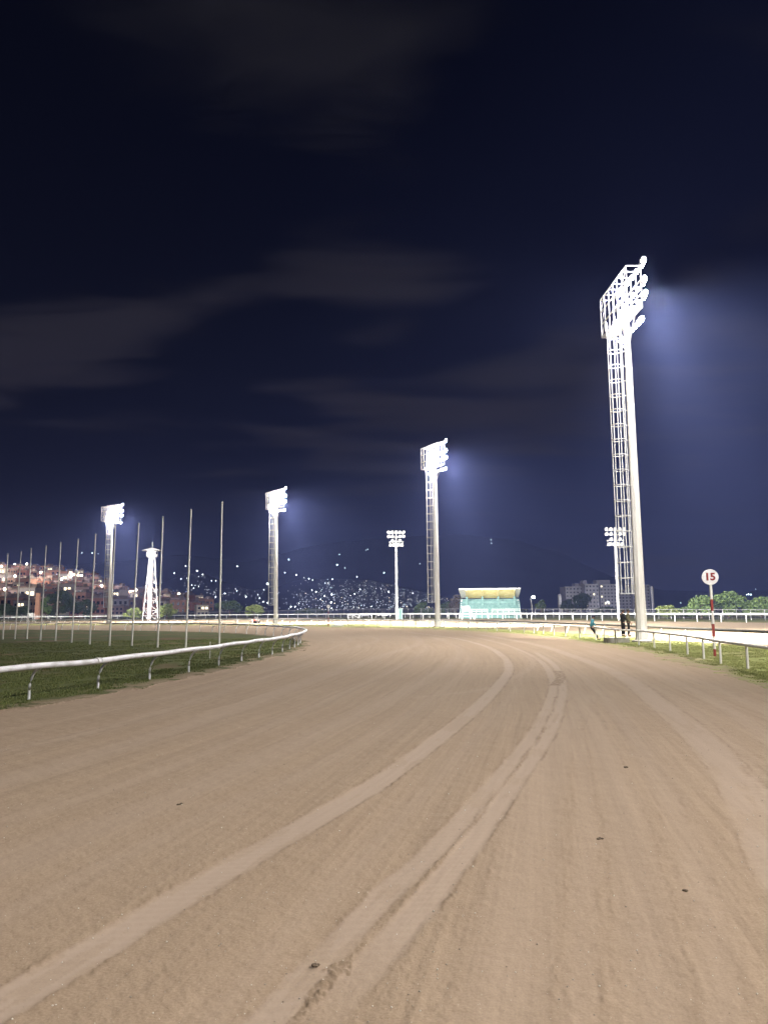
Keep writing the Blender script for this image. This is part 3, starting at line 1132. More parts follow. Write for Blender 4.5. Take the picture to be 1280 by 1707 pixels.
# unlit poles with rows of round lamps
def make_round(HT):
    root = empty('lamp_mast', (0, 0, 0))
    MB().tube([(0, 0, -.1), (0, 0, HT * .5), (0, 0, HT + .2)], [.30, .24, .17], 10).build('pole', M('white_paint'), root)
    st = MB()
    z = 2.5
    while z < HT - 2:
        st.box((0, 0, z), (.72, .05, .05)); z += .45
    st.build('climbing_rungs', M('white_paint'), root)
    fr = MB()
    for z, w in ((HT, 2.0), (HT - .9, 2.0), (HT - 2.0, 1.75), (HT - 3.0, 1.75)):
        fr.box((0, -.1, z), (w * 2, .14, .12))
    for x in (-1.5, -.75, .75, 1.5):
        fr.box((x, -.02, HT - .45), (.08, .08, .9)); fr.box((x, -.02, HT - 2.5), (.08, .08, 1.0))
    fr.build('crossarm', M('white_paint'), root)
    for z, xs in ((HT + .25, (-1.75, -.88, 0, .88, 1.75)), (HT - .75, (-1.75, -.88, .88, 1.75)), (HT - 1.75, (-.85, .85)), (HT - 2.75, (-1.2, -.4, .4, 1.2))):
        for x in xs:
            R = Vector((0, -1, -.25)).normalized().to_track_quat('Z', 'Y').to_matrix()
            o = MB().lathe([(.10, -.3), (.22, -.2), (.36, 0), (.36, .05), (.33, .05)], 12, (0, 0, 0), R).build('floodlight', M('white_paint'), root)
            o.location = (x, -.28, z)
    return root


for (px, by, ty, d, lab) in ((661.5, 1030, 889, 178, 'unlit mast with rows of round lamps, left of the stand with the yellow ceiling'),
                             (1031, 1032, 884, 152, 'unlit mast with rows of round lamps, half hidden behind the tallest tower')):
    p = P(px, by, d); p.z = 0
    t = make_round(P(px, ty, d).z)
    t.location = p
    tag(t, lab, 'lamp mast', 'unlit lamp masts')

# ------------------------------------------------------------------ thin poles in the infield
FL = [((13.7, 924), (5.5, 1066)), ((36, 920), (25.5, 1066)), ((52.7, 914.5), (45.7, 1066)), ((77.5, 910.5), (68, 1067.5)), ((102, 904.5), (93, 1069)), ((131, 899), (120, 1071)),
      ((160, 891), (150, 1075)), ((193, 876), (183, 1077.5)), ((232, 873), (220, 1077.5)), ((272, 862), (263, 1080)), ((319, 850), (310, 1080)), ((370.5, 838), (365.5, 1082))]
FLAB = ['thin pale pole at the left edge of the picture, shortest of the row', 'thin pale pole second from the left edge of the picture', 'thin pale pole just left of the orange chimney wall',
        'thin pale pole between the orange chimney and the dark round tree', 'thin pale pole in front of the dark round tree', 'thin pale pole at the right edge of the dark round tree',
        'thin pale pole left of the farthest floodlight tower', 'thin pale pole almost hidden behind the farthest floodlight tower', 'thin pale pole left of the lattice watch tower',
        'thin pale pole touching the right side of the watch tower', 'second tallest thin pole, right of the watch tower', 'tallest thin pale pole, right end of the infield row']
for ((tx, ty), (bx, by)), lab in zip(FL, FLAB):
    p = G(bx, by)
    top = P(tx, ty, p.y)
    root = empty('thin_pole', p)
    l = top - p
    MB().tube([(0, 0, -.1), tuple(l * .5), tuple(l * .995)], [.055, .048, .036], 8).build('shaft', M('pole_grey'), root)
    MB().lathe([(.05, 0), (.06, .03), (.03, .09)], 8, tuple(l * .995)).build('cap', M('galvanised'), root)
    tag(root, lab, 'pole', 'thin poles in a row across the infield')
p = G(350, 1099); top = P(350.5, 1071, p.y)
b = MB().tube([(0, 0, -.1), (0, 0, top.z)], .025, 6).tube([(0, 0, top.z), (0, 0, top.z + .03)], .035, 6)
tag(b.build('stake', M('pole_grey'), loc=p), 'short white stake in the grass behind the running rail', 'stake')


# ------------------------------------------------------------------ distance marker posts
def marker(base, cy_px, rad_px, bands, wpx, label, text=None):
    d = base.y
    root = empty('marker_post', base)
    zc = P(640 + base.x / d * F, cy_px, d).z
    s = d / F
    r = rad_px * s
    face = Vector((-base.x, -base.y, 0)).normalized()
    rz = math.atan2(face.y, face.x) + math.pi / 2
    root.rotation_euler = (0, 0, rz)
    b = MB(); bw = MB()
    px = 640 + base.x / d * F
    for (y1, y2, red) in bands:
        z1 = max(P(px, y1, d).z, -.05); z2 = max(P(px, y2, d).z, -.15)
        (b if red else bw).tube([(0, 0, z2), (0, 0, z1)], wpx * s / 2, 12)
    bw.build('pole', M('pole_grey'), root)
    if b.v:
        b.build('red_band', M('sign_red'), root)
    dk = MB().lathe([(r, 0), (r, .03)], 40, (0, -.02, zc), Matrix.Rotation(math.pi / 2, 3, 'X'))
    disc = dk.build('disc', M('sign_white'), root)
    MB().tube([(r * math.cos(a) * .985, -.035, zc + r * math.sin(a) * .985) for a in np.linspace(0, 2 * math.pi, 40, endpoint=False)], .014 if text else .03, 6, closed=True).build('rim', M('galvanised'), disc)
    if text:
        c = bpy.data.curves.new('numerals', 'FONT')
        c.body = text; c.size = r * 1.30; c.align_x = 'CENTER'; c.align_y = 'CENTER'; c.extrude = .004; c.offset = r * .05
        tmp = bpy.data.objects.new('tmp', c); COL.objects.link(tmp)
        dg = bpy.context.evaluated_depsgraph_get()
        me = bpy.data.meshes.new_from_object(tmp.evaluated_get(dg))
        bpy.data.objects.remove(tmp)
        me.materials.clear(); me.materials.append(M('sign_red'))
        o = bpy.data.objects.new('numerals', me); COL.objects.link(o)
        o.parent = disc
        o.rotation_euler = (math.pi / 2, 0, 0)
        o.location = (0, -.062, zc)
    else:
        MB().box((0, -.06, zc), (r * .5, .01, r * .35)).build('numerals', M('dark_iron'), disc)
    tag(root, label, 'marker post', 'distance markers')
    return root


marker(G(1191, 1095), 962, 12.8, [(974, 999, 0), (999, 1018.5, 1), (1018.5, 1040, 0), (1040, 1061, 1), (1061, 1082, 0), (1082, 1097, 1)], 4.6,
       'red and white striped post carrying a round white disc reading 15', '15')
marker(G(547.5, 1044), 1011, 2.8, [(1014, 1019, 0), (1019, 1024, 1), (1024, 1029, 0), (1029, 1045, 1)], 1.2, 'small far marker post with a round white disc, beyond the dirt track')

# concrete blocks
p = G(1027.5, 1072)
root = empty('concrete_base', (p.x + .1, p.y + .35, 0))
b = MB(); b.hexa([(-.66, -.45, -.1), (.66, -.45, -.1), (.66, .5, -.1), (-.66, .5, -.1)], [(-.66, -.45, .27), (.66, -.45, .27), (.66, .5, .27), (-.66, .5, .27)])
b.build('block', M('concrete'), root)
MB().box((0, .02, .292), (1.42, 1.08, .04)).build('slab', M('concrete'), root)
tag(root, 'low grey concrete base under the two standing people', 'concrete block')
p = G(563, 1044)
b = MB().box((0, 0, .05), (1.6, .8, .22)).box((.3, 0, .18), (.8, .6, .07))
tag(b.build('concrete_slab', M('white_paint'), loc=(p.x, p.y, 0)), 'small pale slab on the grass edge beside the far marker post', 'slab')


# ------------------------------------------------------------------ people
def skin_obj(name, chains, m, parent, sub=2):
    """one continuous skinned surface; chains share joints by rounding"""
    vs, es, rs, key = [], [], [], {}
    for ch in chains:
        prev = None
        for (x, y, z, r) in ch:
            k = (round(x, 3), round(y, 3), round(z, 3))
            if k not in key:
                key[k] = len(vs); vs.append((x, y, z)); rs.append(r)
            i = key[k]
            if prev is not None and prev != i:
                es.append((prev, i))
            prev = i
    me = bpy.data.meshes.new(name)
    me.from_pydata(vs, es, [])
    me.materials.append(m)
    o = bpy.data.objects.new(name, me); COL.objects.link(o)
    sk = o.modifiers.new('Skin', 'SKIN')
    sk.use_smooth_shade = True
    for i, r in enumerate(rs):
        rr2 = r if isinstance(r, tuple) else (r, r)
        me.skin_vertices[0].data[i].radius = rr2
        me.skin_vertices[0].data[i].use_root = (i == 0)
    ss = o.modifiers.new('Subdivision', 'SUBSURF'); ss.levels = sub; ss.render_levels = sub
    if parent is not None:
        o.parent = parent
    return o


def person(loc, rz, jacket, trousers, label, pose, headgear=None, headturn=0.0):
    """local -Y is where the person faces"""
    root = empty('person', loc, rz)
    J = pose
    hp = Vector(J['pelvis']); ch = Vector(J['chest']); nk = Vector(J['neck']); hd = Vector(J['head'])
    v = lambda p, r: (p[0], p[1], p[2], r)
    chains = [[v(hp, (.13, .10)), v(hp.lerp(ch, .5), (.12, .095)), v(ch, (.15, .105)), v(nk, .055), v(nk.lerp(hd, .5), .055), v(hd - Vector((0, 0, .03)), (.07, .085)), v(hd + Vector((0, 0, .07)), (.072, .085))]]
    for s in ('l', 'r'):
        sg = -1 if s == 'l' else 1
        sh, el, wr = Vector(J['sh' + s]), Vector(J['el' + s]), Vector(J['wr' + s])
        chains.append([v(ch, (.15, .105)), v(sh, .062), v(el, .045), v(wr, .03)])
        d = (wr - el).normalized()
        palm = wr + d * .07
        chains.append([v(wr, .03), v(palm, (.036, .02))])
        side = Vector((0, 0, 1)).cross(d)
        side = side.normalized() if side.length > .1 else Vector((1, 0, 0))
        for fi, (o_, ln) in enumerate(((-.03, .075), (-.01, .09), (.01, .085), (.03, .065))):
            a = palm + side * o_ + d * .015
            chains.append([v(palm, (.036, .02)), v(a, .010), v(a + d * ln * .6 - Vector((0, 0, .008)), .009), v(a + d * ln - Vector((0, 0, .03)), .008)])
        chains.append([v(palm, (.036, .02)), v(palm - side * .045 + d * .01, .011), v(palm - side * .055 + d * .05, .009)])
        hj, kn, an = Vector(J['hp' + s]), Vector(J['kn' + s]), Vector(J['an' + s])
        chains.append([v(hp, (.13, .10)), v(hj, .085), v(kn, .055), v(an, .038), v(an + Vector((0, -.10, -.045)), (.042, .03)), v(an + Vector((0, -.17, -.05)), (.035, .025))])
    skin_obj('body', chains, M('skin'), root)
    jk = [[v(hp - Vector((0, 0, .10)), (.175, .135)), v(hp, (.17, .13)), v(hp.lerp(ch, .5), (.165, .13)), v(ch, (.185, .135)), v(nk - Vector((0, 0, .02)), .085)]]
    for s in ('l', 'r'):
        sh, el, wr = Vector(J['sh' + s]), Vector(J['el' + s]), Vector(J['wr' + s])
        jk.append([v(ch, (.185, .135)), v(sh, .088), v(el, .068), v(wr, .050)])
    skin_obj('jacket', jk, M(jacket), root)
    tr = [[v(hp + Vector((0, 0, .02)), (.15, .115)), v(hp - Vector((0, 0, .03)), (.15, .12))]]
    for s in ('l', 'r'):
        hj, kn, an = Vector(J['hp' + s]), Vector(J['kn' + s]), Vector(J['an' + s])
        tr.append([v(hp - Vector((0, 0, .03)), (.15, .12)), v(hj, .105), v(kn, .075), v(an + Vector((0, 0, .02)), .058)])
    skin_obj('trousers', tr, M(trousers), root)
    for s in ('l', 'r'):
        an = Vector(J['an' + s])
        MB().ball(an + Vector((0, -.07, -.045)), .06, 10, 6, (.8, 2.1, .75)).build('shoe', M('rubber'), root, smooth=True)
    # face and hair
    fb2 = MB()
    hc = hd + Vector((0, 0, .02))
    fb2.tube([hc + Vector((0, -.085, .03)), hc + Vector((0, -.115, -.02)), hc + Vector((0, -.088, -.03))], [.008, .016, .012], 6)
    for sx in (-1, 1):
        fb2.ball(hc + Vector((.082 * sx, .01, .0)), .03, 8, 5, (.35, .7, 1.1))
    fb2.build('face', M('skin'), root, smooth=True)
    eb = MB()
    for sx in (-1, 1):
        eb.ball(hc + Vector((.032 * sx, -.083, .03)), .011, 6, 4)
    eb.tube([hc + Vector((-.025, -.086, -.06)), hc + Vector((.025, -.086, -.06))], .005, 5)
    eb.build('features', M('hair'), root)
    if headgear == 'cap':
        c = MB().ball(hc + Vector((0, .005, .045)), .105, 14, 8, (.95, 1.08, .85))
        c.lathe([(.09, 0), (.10, .012)], 14, tuple(hc + Vector((0, -.075, .065))))
        c.build('cap', M('navy_cloth'), root, smooth=True)
    elif headgear == 'hood':
        MB().ball(hc + Vector((0, .012, .03)), .115, 14, 8, (.95, 1.05, 1.05)).build('hood', M(jacket), root, smooth=True)
    else:
        MB().ball(hc + Vector((0, .022, .035)), .103, 14, 8, (.95, 1.0, .98)).build('hair', M('hair'), root, smooth=True)
    return tag(root, label, 'person')


STAND = dict(pelvis=(0, 0, .95), chest=(0, .01, 1.33), neck=(0, .0, 1.48), head=(0, -.03, 1.60),
             shl=(-.19, 0, 1.40), ell=(-.24, .03, 1.12), wrl=(-.20, -.12, .90), shr=(.19, 0, 1.40), elr=(.24, .03, 1.12), wrr=(.20, -.12, .90),
             hpl=(-.09, 0, .90), knl=(-.11, -.02, .50), anl=(-.12, .02, .09), hpr=(.09, 0, .90), knr=(.11, -.02, .50), anr=(.12, .02, .09))
LEAN = dict(pelvis=(0, .28, .88), chest=(0, .20, 1.24), neck=(0, .17, 1.38), head=(0, .13, 1.50),
            shl=(-.19, .20, 1.30), ell=(-.30, .30, 1.05), wrl=(-.30, .38, .86), shr=(.19, .20, 1.30), elr=(.24, .10, 1.03), wrr=(.10, -.03, .92),
            hpl=(-.09, .26, .84), knl=(-.10, .08, .46), anl=(-.11, -.10, .09), hpr=(.09, .26, .84), knr=(.10, .04, .46), anr=(.09, -.14, .09))
p = G(993.5, 1066.5)
person((p.x, p.y, .0), math.radians(80), 'teal_jacket', 'black_cloth', 'person in a teal jacket and black trousers leaning back on the pipe rail', LEAN, 'cap')
p = G(1046, 1070)
dd = p.y + .5
pa = P(1046.8, 1040, dd); pb_ = P(1037.5, 1040, dd + .15)
person((pa.x, dd, .31), math.radians(70), 'olive_jacket', 'black_cloth', 'person in an olive jacket standing on the concrete base beside the tallest tower', STAND)
ST2 = dict(STAND); ST2.update(wrl=(-.10, -.25, 1.10), wrr=(.12, -.26, 1.12), ell=(-.25, -.02, 1.12), elr=(.25, -.02, 1.12), head=(.01, -.05, 1.59))
person((pb_.x + .02, dd + .2, .31), math.radians(100), 'black_cloth', 'black_cloth', 'person in a black jacket standing just left of the one in olive', ST2)

# ------------------------------------------------------------------ small teal stand
D = 178.0
pL, pR = P(765, 1020, D), P(868, 1020, D)
cxs = (pL.x + pR.x) / 2; Wd = pR.x - pL.x
zt = P(816, 980.5, D).z; zr = P(816, 994, D).z; zseat = P(816, 1001, D + 4).z
st = empty('grandstand', (cxs, D, 0))
st.rotation_euler = (0, 0, -.137)
tag(st, 'small teal stand with yellow ceiling and white railings beyond the far fence', 'grandstand')
hw = Wd / 2
# roof: rises to the front, underside in yellow bays
MB().hexa([(-hw, 0, zt - .25), (hw, 0, zt - .25), (hw * .95, 6, zr - .25), (-hw * .95, 6, zr - .25)],
          [(-hw, 0, zt), (hw, 0, zt), (hw * .95, 6, zr + .05), (-hw * .95, 6, zr + .05)]).build('roof', M('white_paint'), st)
cb = MB()
bx = [P(x, 990, D).x - cxs for x in (777, 803.5, 830, 857)]
for i in range(3):
    a, c = bx[i] + .22, bx[i + 1] - .22
    cb.hexa([(a, .4, zt - .42), (c, .4, zt - .42), (c, 5.8, zr - .36), (a, 5.8, zr - .36)], [(a, .4, zt - .26), (c, .4, zt - .26), (c, 5.8, zr - .22), (a, 5.8, zr - .22)])
cb.build('ceiling', M('yellow_ceiling'), st)
for x in bx:
    MB().hexa([(x - .16, .1, zt - .62), (x + .16, .1, zt - .62), (x + .16, 5.9, zr - .55), (x - .16, 5.9, zr - .55)],
              [(x - .16, .1, zt - .252), (x + .16, .1, zt - .252), (x + .16, 5.9, zr - .252), (x - .16, 5.9, zr - .252)]).build('beam', M('yellow_ceiling'), st)
    MB().box((x, 4.2, (zr + .3) / 2), (.42, .42, zr - .3)).build('column', M('teal_paint'), st)
tb = MB()
nst = 7
for i in range(nst):
    z0 = .9 + (zseat - .9) * i / nst
    tb.box((0, 1.6 + i * .62, z0 / 2 + .15), (Wd * .985, .61, z0 + .3))
tb.build('terrace', M('teal_dark'), st)
MB().box((0, 6.4, zseat / 2 + .2), (Wd * .98, .2, zseat + .4)).build('back_wall', M('teal_paint'), st)
MB().box((0, 4.6, zseat - .55), (Wd * .9, .12, .7)).build('front_panel', M('teal_paint'), st)
for s in (-1, 1):
    MB().tube([(s * hw * 1.0, .4, 0), (s * hw * .93, 6.2, zseat + .2)], .16, 4).build('side_rail', M('white_paint'), st)
    sw = MB().hexa([(s * hw * .985 - .05, 1.2, 0), (s * hw * .985 + .05, 1.2, 0), (s * hw * .97 + .05, 6.3, 0), (s * hw * .97 - .05, 6.3, 0)],
                   [(s * hw * .985 - .05, 1.2, .9), (s * hw * .985 + .05, 1.2, .9), (s * hw * .97 + .05, 6.3, zseat), (s * hw * .97 - .05, 6.3, zseat)])
    sw.build('side_wall', M('white_paint'), st)
for (x1, x2) in ((-hw * .62, -hw * .08), (hw * .06, hw * .96)):
    b = MB()
    for z in (1.2, 1.7, 2.1):
        b.tube([(x1, .9, z), (x2, .9, z)], .05, 4)
    n_ = int((x2 - x1) / 1.2)
    for i in range(n_ + 1):
        x = x1 + (x2 - x1) * i / n_
        b.tube([(x, .9, 0), (x, .9, 2.1)], .05, 4)
    b.build('railing', M('white_paint'), st)
MB().box((0, .95, .6), (Wd * .98, .15, 1.1)).build('front_wall', M('teal_paint'), st)
for lx in (-4.0, 0, 4.0):
    add_light('ceiling_lamp', 'POINT', (lx, .2, 3.0), 320, st, radius=.6, color=(1, .93, .74))

# white judge's chair stand
p = P(777, 1031, 166); p.z = 0
jd = empty('judge_stand', p)
tag(jd, 'tall white stepped stand with a slatted side, left front of the teal stand', 'stand')
b = MB()
for x in (-.9, .9):
    for y in (-.5, .5):
        b.tube([(x, y, 0), (x * .75, y, 2.7)], .07, 4)
for z in (.6, 1.2, 1.8):
    b.box((0, -.52, z), (1.8, .08, .10)); b.box((0, .52, z), (1.8, .08, .10))
b.build('frame', M('white_paint'), jd)
MB().box((0, 0, 2.0), (1.7, 1.1, .08)).build('platform', M('white_paint'), jd)
MB().hexa([(-.9, -.56, 2.05), (.9, -.56, 2.05), (.9, -.5, 2.05), (-.9, -.5, 2.05)], [(-1.1, -.56, 2.75), (.6, -.56, 2.85), (.6, -.5, 2.85), (-1.1, -.5, 2.75)]).build('panel', M('white_paint'), jd)
b = MB()
for k_ in range(6):
    b.box((1.05 + .10 * (5 - k_), 0, .25 + k_ * .32), (.35, .8, .06))
b.tube([(1.7, -.4, 0), (.9, -.4, 2.0)], .05, 4); b.tube([(1.7, .4, 0), (.9, .4, 2.0)], .05, 4)
b.build('steps', M('white_paint'), jd)

# white slatted stand on the left
p = P(51.5, 1036, 190); p.z = 0
js = empty('slatted_stand', p)
tag(js, 'small white slatted stand on the far rail in front of the orange chimney', 'stand')
b = MB()
for x in (-.7, .7):
    for y in (-.4, .4):
        b.tube([(x, y, 0), (x * .85, y, 2.1)], .06, 4)
b.build('frame', M('white_paint'), js)
b = MB()
for k_ in range(4):
    b.box((0, -.45, 1.15 + k_ * .28), (1.35, .05, .12))
b.tube([(-.6, -.46, 1.1), (.6, -.46, 2.1)], .05, 4); b.tube([(.6, -.46, 1.1), (-.6, -.46, 2.1)], .05, 4)
b.build('slats', M('white_paint'), js)

# small red and white vehicle by the far rail
p = G(423, 1039.5)
qd = empty('quad_bike', (p.x, p.y + 2, 0), math.radians(75))
tag(qd, 'small red and white quad bike with dark wheels on the far grass strip', 'quad bike')
MB().hexa([(-.55, -.25, .45), (.55, -.25, .45), (.55, .25, .45), (-.55, .25, .45)], [(-.45, -.2, .75), (.5, -.22, .75), (.5, .22, .75), (-.45, .2, .75)]).build('body', M('red_paint'), qd)
MB().ball((-.1, 0, .88), .3, 12, 6, (1.3, .6, .4)).build('seat', M('dark_iron'), qd, smooth=True)
for x in (-.5, .5):
    for y in (-.4, .4):
        w = MB().lathe([(.10, -.1), (.26, -.1), (.27, 0), (.26, .1), (.10, .1)], 14, (x, y, .27), Matrix.Rotation(math.pi / 2, 3, 'X')).build('wheel', M('rubber'), qd)
        MB().ball((x, y, .58), .26, 10, 5, (1.2, .6, .3)).build('fender', M('white_paint'), qd, smooth=True)
MB().tube([(.45, -.35, 1.12), (.38, 0, 1.05), (.45, .35, 1.12)], .025, 6).tube([(.38, 0, 1.05), (.5, 0, .7)], .03, 6).build('handlebar', M('dark_iron'), qd)

# teal cabinet beside the round-lamp mast
p = P(665.5, 1031, 181); p.z = 0
cbn = empty('electric_cabinet', p)
tag(cbn, 'pale teal electric cabinet standing beside the foot of the unlit lamp mast', 'cabinet')
MB().box((.3, 0, 1.2), (.9, .6, 2.4)).build('case', M('cabinet_teal'), cbn)
MB().box((.3, 0, 2.44), (1.0, .7, .08)).build('lid', M('galvanised'), cbn)
MB().box((.3, -.31, 1.2), (.7, .02, 2.0)).build('door', M('cabinet_teal'), cbn)


def car(p, rz, label, m):
    c = empty('parked_car', p, rz)
    b = MB()
    sec = [(-2.0, .45, .85), (-1.9, .35, 1.0), (-1.2, .35, 1.05), (1.1, .35, .98), (1.95, .38, .82), (2.05, .45, .6)]
    for (x, z0_, z1_) in sec:
        b.v += [(x, -.82, z0_), (x, .82, z0_), (x, .80, z1_), (x, -.80, z1_)]
    for i in range(len(sec) - 1):
        for k_ in range(4):
            b.f.append((i * 4 + k_, i * 4 + (k_ + 1) % 4, (i + 1) * 4 + (k_ + 1) % 4, (i + 1) * 4 + k_))
    b.f += [(3, 2, 1, 0), (20, 21, 22, 23)]
    b.build('body', m, c)
    MB().hexa([(-1.5, -.75, 1.0), (.9, -.75, 1.0), (.9, .75, 1.0), (-1.5, .75, 1.0)], [(-1.1, -.62, 1.45), (.3, -.62, 1.45), (.3, .62, 1.45), (-1.1, .62, 1.45)]).build('window', M('window_dark'), c)
    MB().box((-.4, 0, 1.47), (1.45, 1.25, .05)).build('roof', m, c)
    for x in (-1.25, 1.25):
        for y in (-.8, .8):
            MB().lathe([(.12, -.1), (.32, -.1), (.32, .1), (.12, .1)], 12, (x, y, .32), Matrix.Rotation(math.pi / 2, 3, 'X')).build('wheel', M('rubber'), c)
    return tag(c, label, 'car')


p = P(640, 1026, 235); p.z = 0
car(p, math.radians(12), 'pale parked car behind the far fence, left of the unlit lamp mast', M('white_paint'))
p = P(672 - 62, 1026, 240); p.z = 0
car(p, math.radians(170), 'dark grey parked car behind the far fence, left of the pale car', M('car_grey'))

# ------------------------------------------------------------------ lattice watch tower
mat('darker_white', (.30, .29, .28), .7, (.40, .385, .37), 3)  # white in a darker tone so the floodlit watch tower keeps its structure
D = 182.0
bL, bR = P(238.5, 1031, D), P(263, 1031, D)
top = P(254, 931, D).z; cab = P(254, 918.5, D).z
wt = empty('watch_tower', ((bL.x + bR.x) / 2, D, 0), math.radians(18))
tag(wt, 'white lattice watch tower with a round cabin and wide flat roof', 'watch tower')
hb_, ht_ = 1.75, .62
corner = lambda z, s: [(sx * (hb_ + (ht_ - hb_) * z / top), sy * (hb_ + (ht_ - hb_) * z / top), z) for sx, sy in ((-1, -1), (1, -1), (1, 1), (-1, 1))]
for k_ in range(4):
    MB().tube([corner(0, 0)[k_], corner(top, 0)[k_]], .11, 4).build('leg', M('darker_white'), wt)
b = MB()
lv = [0, 2.4, 4.7, 6.9, 9.0, 11.0, 12.9, top]
lv = [min(z, top) for z in lv]
for i in range(len(lv) - 1):
    A, B = corner(lv[i], 0), corner(lv[i + 1], 0)
    for k_ in range(4):
        k2 = (k_ + 1) % 4
        b.tube([A[k_], B[k2]], .045, 4); b.tube([A[k2], B[k_]], .045, 4)
        b.tube([B[k_], B[k2]], .06, 4)
b.build('cross_bracing', M('darker_white'), wt)
b = MB()
b.box((-.25, 0, top / 2), (.9, .9, top))
b.build('stair_shaft', mat('pinkish_plaster', (.28, .24, .23), .9, (.36, .31, .30), 1.0), wt)
MB().lathe([(.7, top), (1.15, top + .35), (1.32, top + .5), (1.32, cab - .1), (1.2, cab)], 12, (0, 0, 0)).build('cabin', M('darker_white'), wt)
MB().box((.9, -.98, top + 1.25), (.5, .12, .55), math.radians(40)).build('window', M('window_dark'), wt)
MB().lathe([(2.3, cab), (2.3, cab + .12), (1.0, cab + .55), (.2, cab + .75)], 16).build('roof', M('galvanised'), wt)
MB().tube([(0, 0, cab + .6), (0, 0, cab + 2.2)], .05, 5).build('antenna', M('galvanised'), wt)


# ------------------------------------------------------------------ trees
def tree(px, topy, wpx, d, mt, label, name='tree', leaves=2600, leaf=.28, base_y=None, droop=0, sq=1.0):
    c = P(px, 1020, d)
    H = P(px, topy, d).z
    Rw = wpx / 2 * d / F
    root = empty(name, (c.x, d, 0))
    rs = np.random.RandomState(int(px * 7 + topy))
    # limbs
    tb = MB()
    tb.tube([(0, 0, -.2), (.1, 0, H * .25), (-.05, .1, H * .5), (0, 0, H * .75)], [H * .035, H * .028, H * .02, H * .008], 7)
    nb = 9
    centres = []
    for i in range(nb):
        a = i * 2.4 + rs.rand()
        rad = Rw * (.35 + .55 * rs.rand())
        zc = H * (.30 + .52 * rs.rand()) * (1 - .25 * (rad / Rw) ** 2)
        e = Vector((rad * math.cos(a), rad * math.sin(a) * .8, zc))
        s0 = Vector((0, 0, H * (.18 + .03 * i)))
        tb.tube([s0, s0.lerp(e, .5) + Vector((0, 0, H * .05)), e], [H * .014, H * .009, H * .003], 5)
        centres.append((e, Rw * (.22 + .22 * rs.rand())))
    centres.append((Vector((0, 0, H * .80)), Rw * .38))
    centres.append((Vector((Rw * .25, 0, H * .86)), Rw * .26))
    centres.append((Vector((-Rw * .35, 0, H * .70)), Rw * .35))
    tb.build('trunk', M('bark'), root)
    n_ = leaves
    ci = rs.randint(0, len(centres), n_)
    C = np.array([tuple(c_[0]) for c_ in centres])[ci]; RR = np.array([c_[1] for c_ in centres])[ci]
    dv = rs.randn(n_, 3); dv /= np.linalg.norm(dv, axis=1)[:, None]
    rad = rs.rand(n_) ** .45
    pos = C + dv * (RR * rad)[:, None] * np.array([1, 1, min(1.0, H / Rw * .55) * sq])
    pos[:, 2] = np.clip(pos[:, 2], H * .08, H * 1.02)
    a = rs.randn(n_, 3); a /= np.linalg.norm(a, axis=1)[:, None]
    b_ = np.cross(a, rs.randn(n_, 3)); b_ /= np.linalg.norm(b_, axis=1)[:, None]
    sz = leaf * (.6 + .8 * rs.rand(n_))[:, None]
    V = np.stack([pos - a * sz, pos + b_ * sz * .45, pos + a * sz, pos - b_ * sz * .45], 1)
    o = np_mesh('crown', V.reshape(-1, 3), np.arange(n_ * 4).reshape(-1, 4), M(mt))
    o.parent = root
    return tag(root, label, 'tree' if name == 'tree' else 'bush')


tree(1168, 992, 56, 150, 'leaf_green', 'bright green bush behind the mesh fence, just left of the marker reading 15', 'bush', 4200, .24)
tree(1213, 985.5, 66, 152, 'leaf_green', 'tallest bright green bush, right of the marker reading 15', 'bush', 5200, .24)
tree(1268, 995, 70, 150, 'leaf_green', 'bright green bush at the right edge of the picture', 'bush', 4200, .24)
tree(1112, 1009, 44, 155, 'leaf_bright', 'low yellowish bush right of the tallest floodlight tower', 'bush', 2000, .22)
tree(1140, 1012, 30, 160, 'leaf_green', 'low green bush between the yellowish bush and the tall ones', 'bush', 1200, .22)
tree(902, 999, 20, 240, 'leaf_dark', 'slim dim tree beside the single glowing street lamp', 'tree', 1500, .3)
tree(946, 999, 30, 330, 'leaf_dark', 'dark tree at the left corner of the apartment blocks', 'tree', 2400, .42)
tree(968, 989, 42, 325, 'leaf_dark', 'broad dark tree standing in front of the middle apartment block', 'tree', 3400, .42)
tree(1010, 1012, 50, 300, 'leaf_dark', 'low dark bush at the foot of the apartment blocks', 'bush', 1800, .35)
tree(760, 989, 26, 225, 'leaf_dry', 'dim brownish tree at the left side of the teal stand', 'tree', 1800, .32)
tree(745, 1003, 30, 230, 'leaf_dark', 'dim low tree right behind the second floodlight tower', 'tree', 1600, .32)
tree(704, 1004, 30, 228, 'leaf_dark', 'dim low tree left of the second floodlight tower', 'tree', 1600, .32)
tree(383, 1001, 50, 260, 'leaf_dark', 'dark green tree beyond the fence, right of the tallest thin pole', 'tree', 3000, .36)
tree(424, 1008, 44, 250, 'leaf_bright', 'lit green bush beyond the fence, left of the third floodlight tower', 'bush', 2400, .3)
tree(224, 1013, 34, 215, 'leaf_bright', 'lit green bush left of the watch tower foot', 'bush', 2000, .26)
tree(278, 1006, 40, 215, 'leaf_bright', 'lit green bush right of the watch tower foot', 'bush', 2400, .26)
tree(98, 984, 60, 260, 'leaf_dark', 'large round dark tree right of the orange chimney', 'tree', 6500, .38)
tree(76, 992, 22, 255, 'leaf_green', 'narrow dark green tree touching the orange chimney', 'tree', 1800, .34)
tree(140, 999, 44, 270, 'leaf_dark', 'dim tree between the round dark tree and the farthest floodlight tower', 'tree', 2600, .36)
tree(8, 1006, 44, 250, 'leaf_dark', 'dark tree at the left edge of the picture', 'tree', 2400, .36)
tree(40, 1010, 34, 245, 'leaf_dark', 'low dark tree left of the orange chimney', 'tree', 1800, .34)
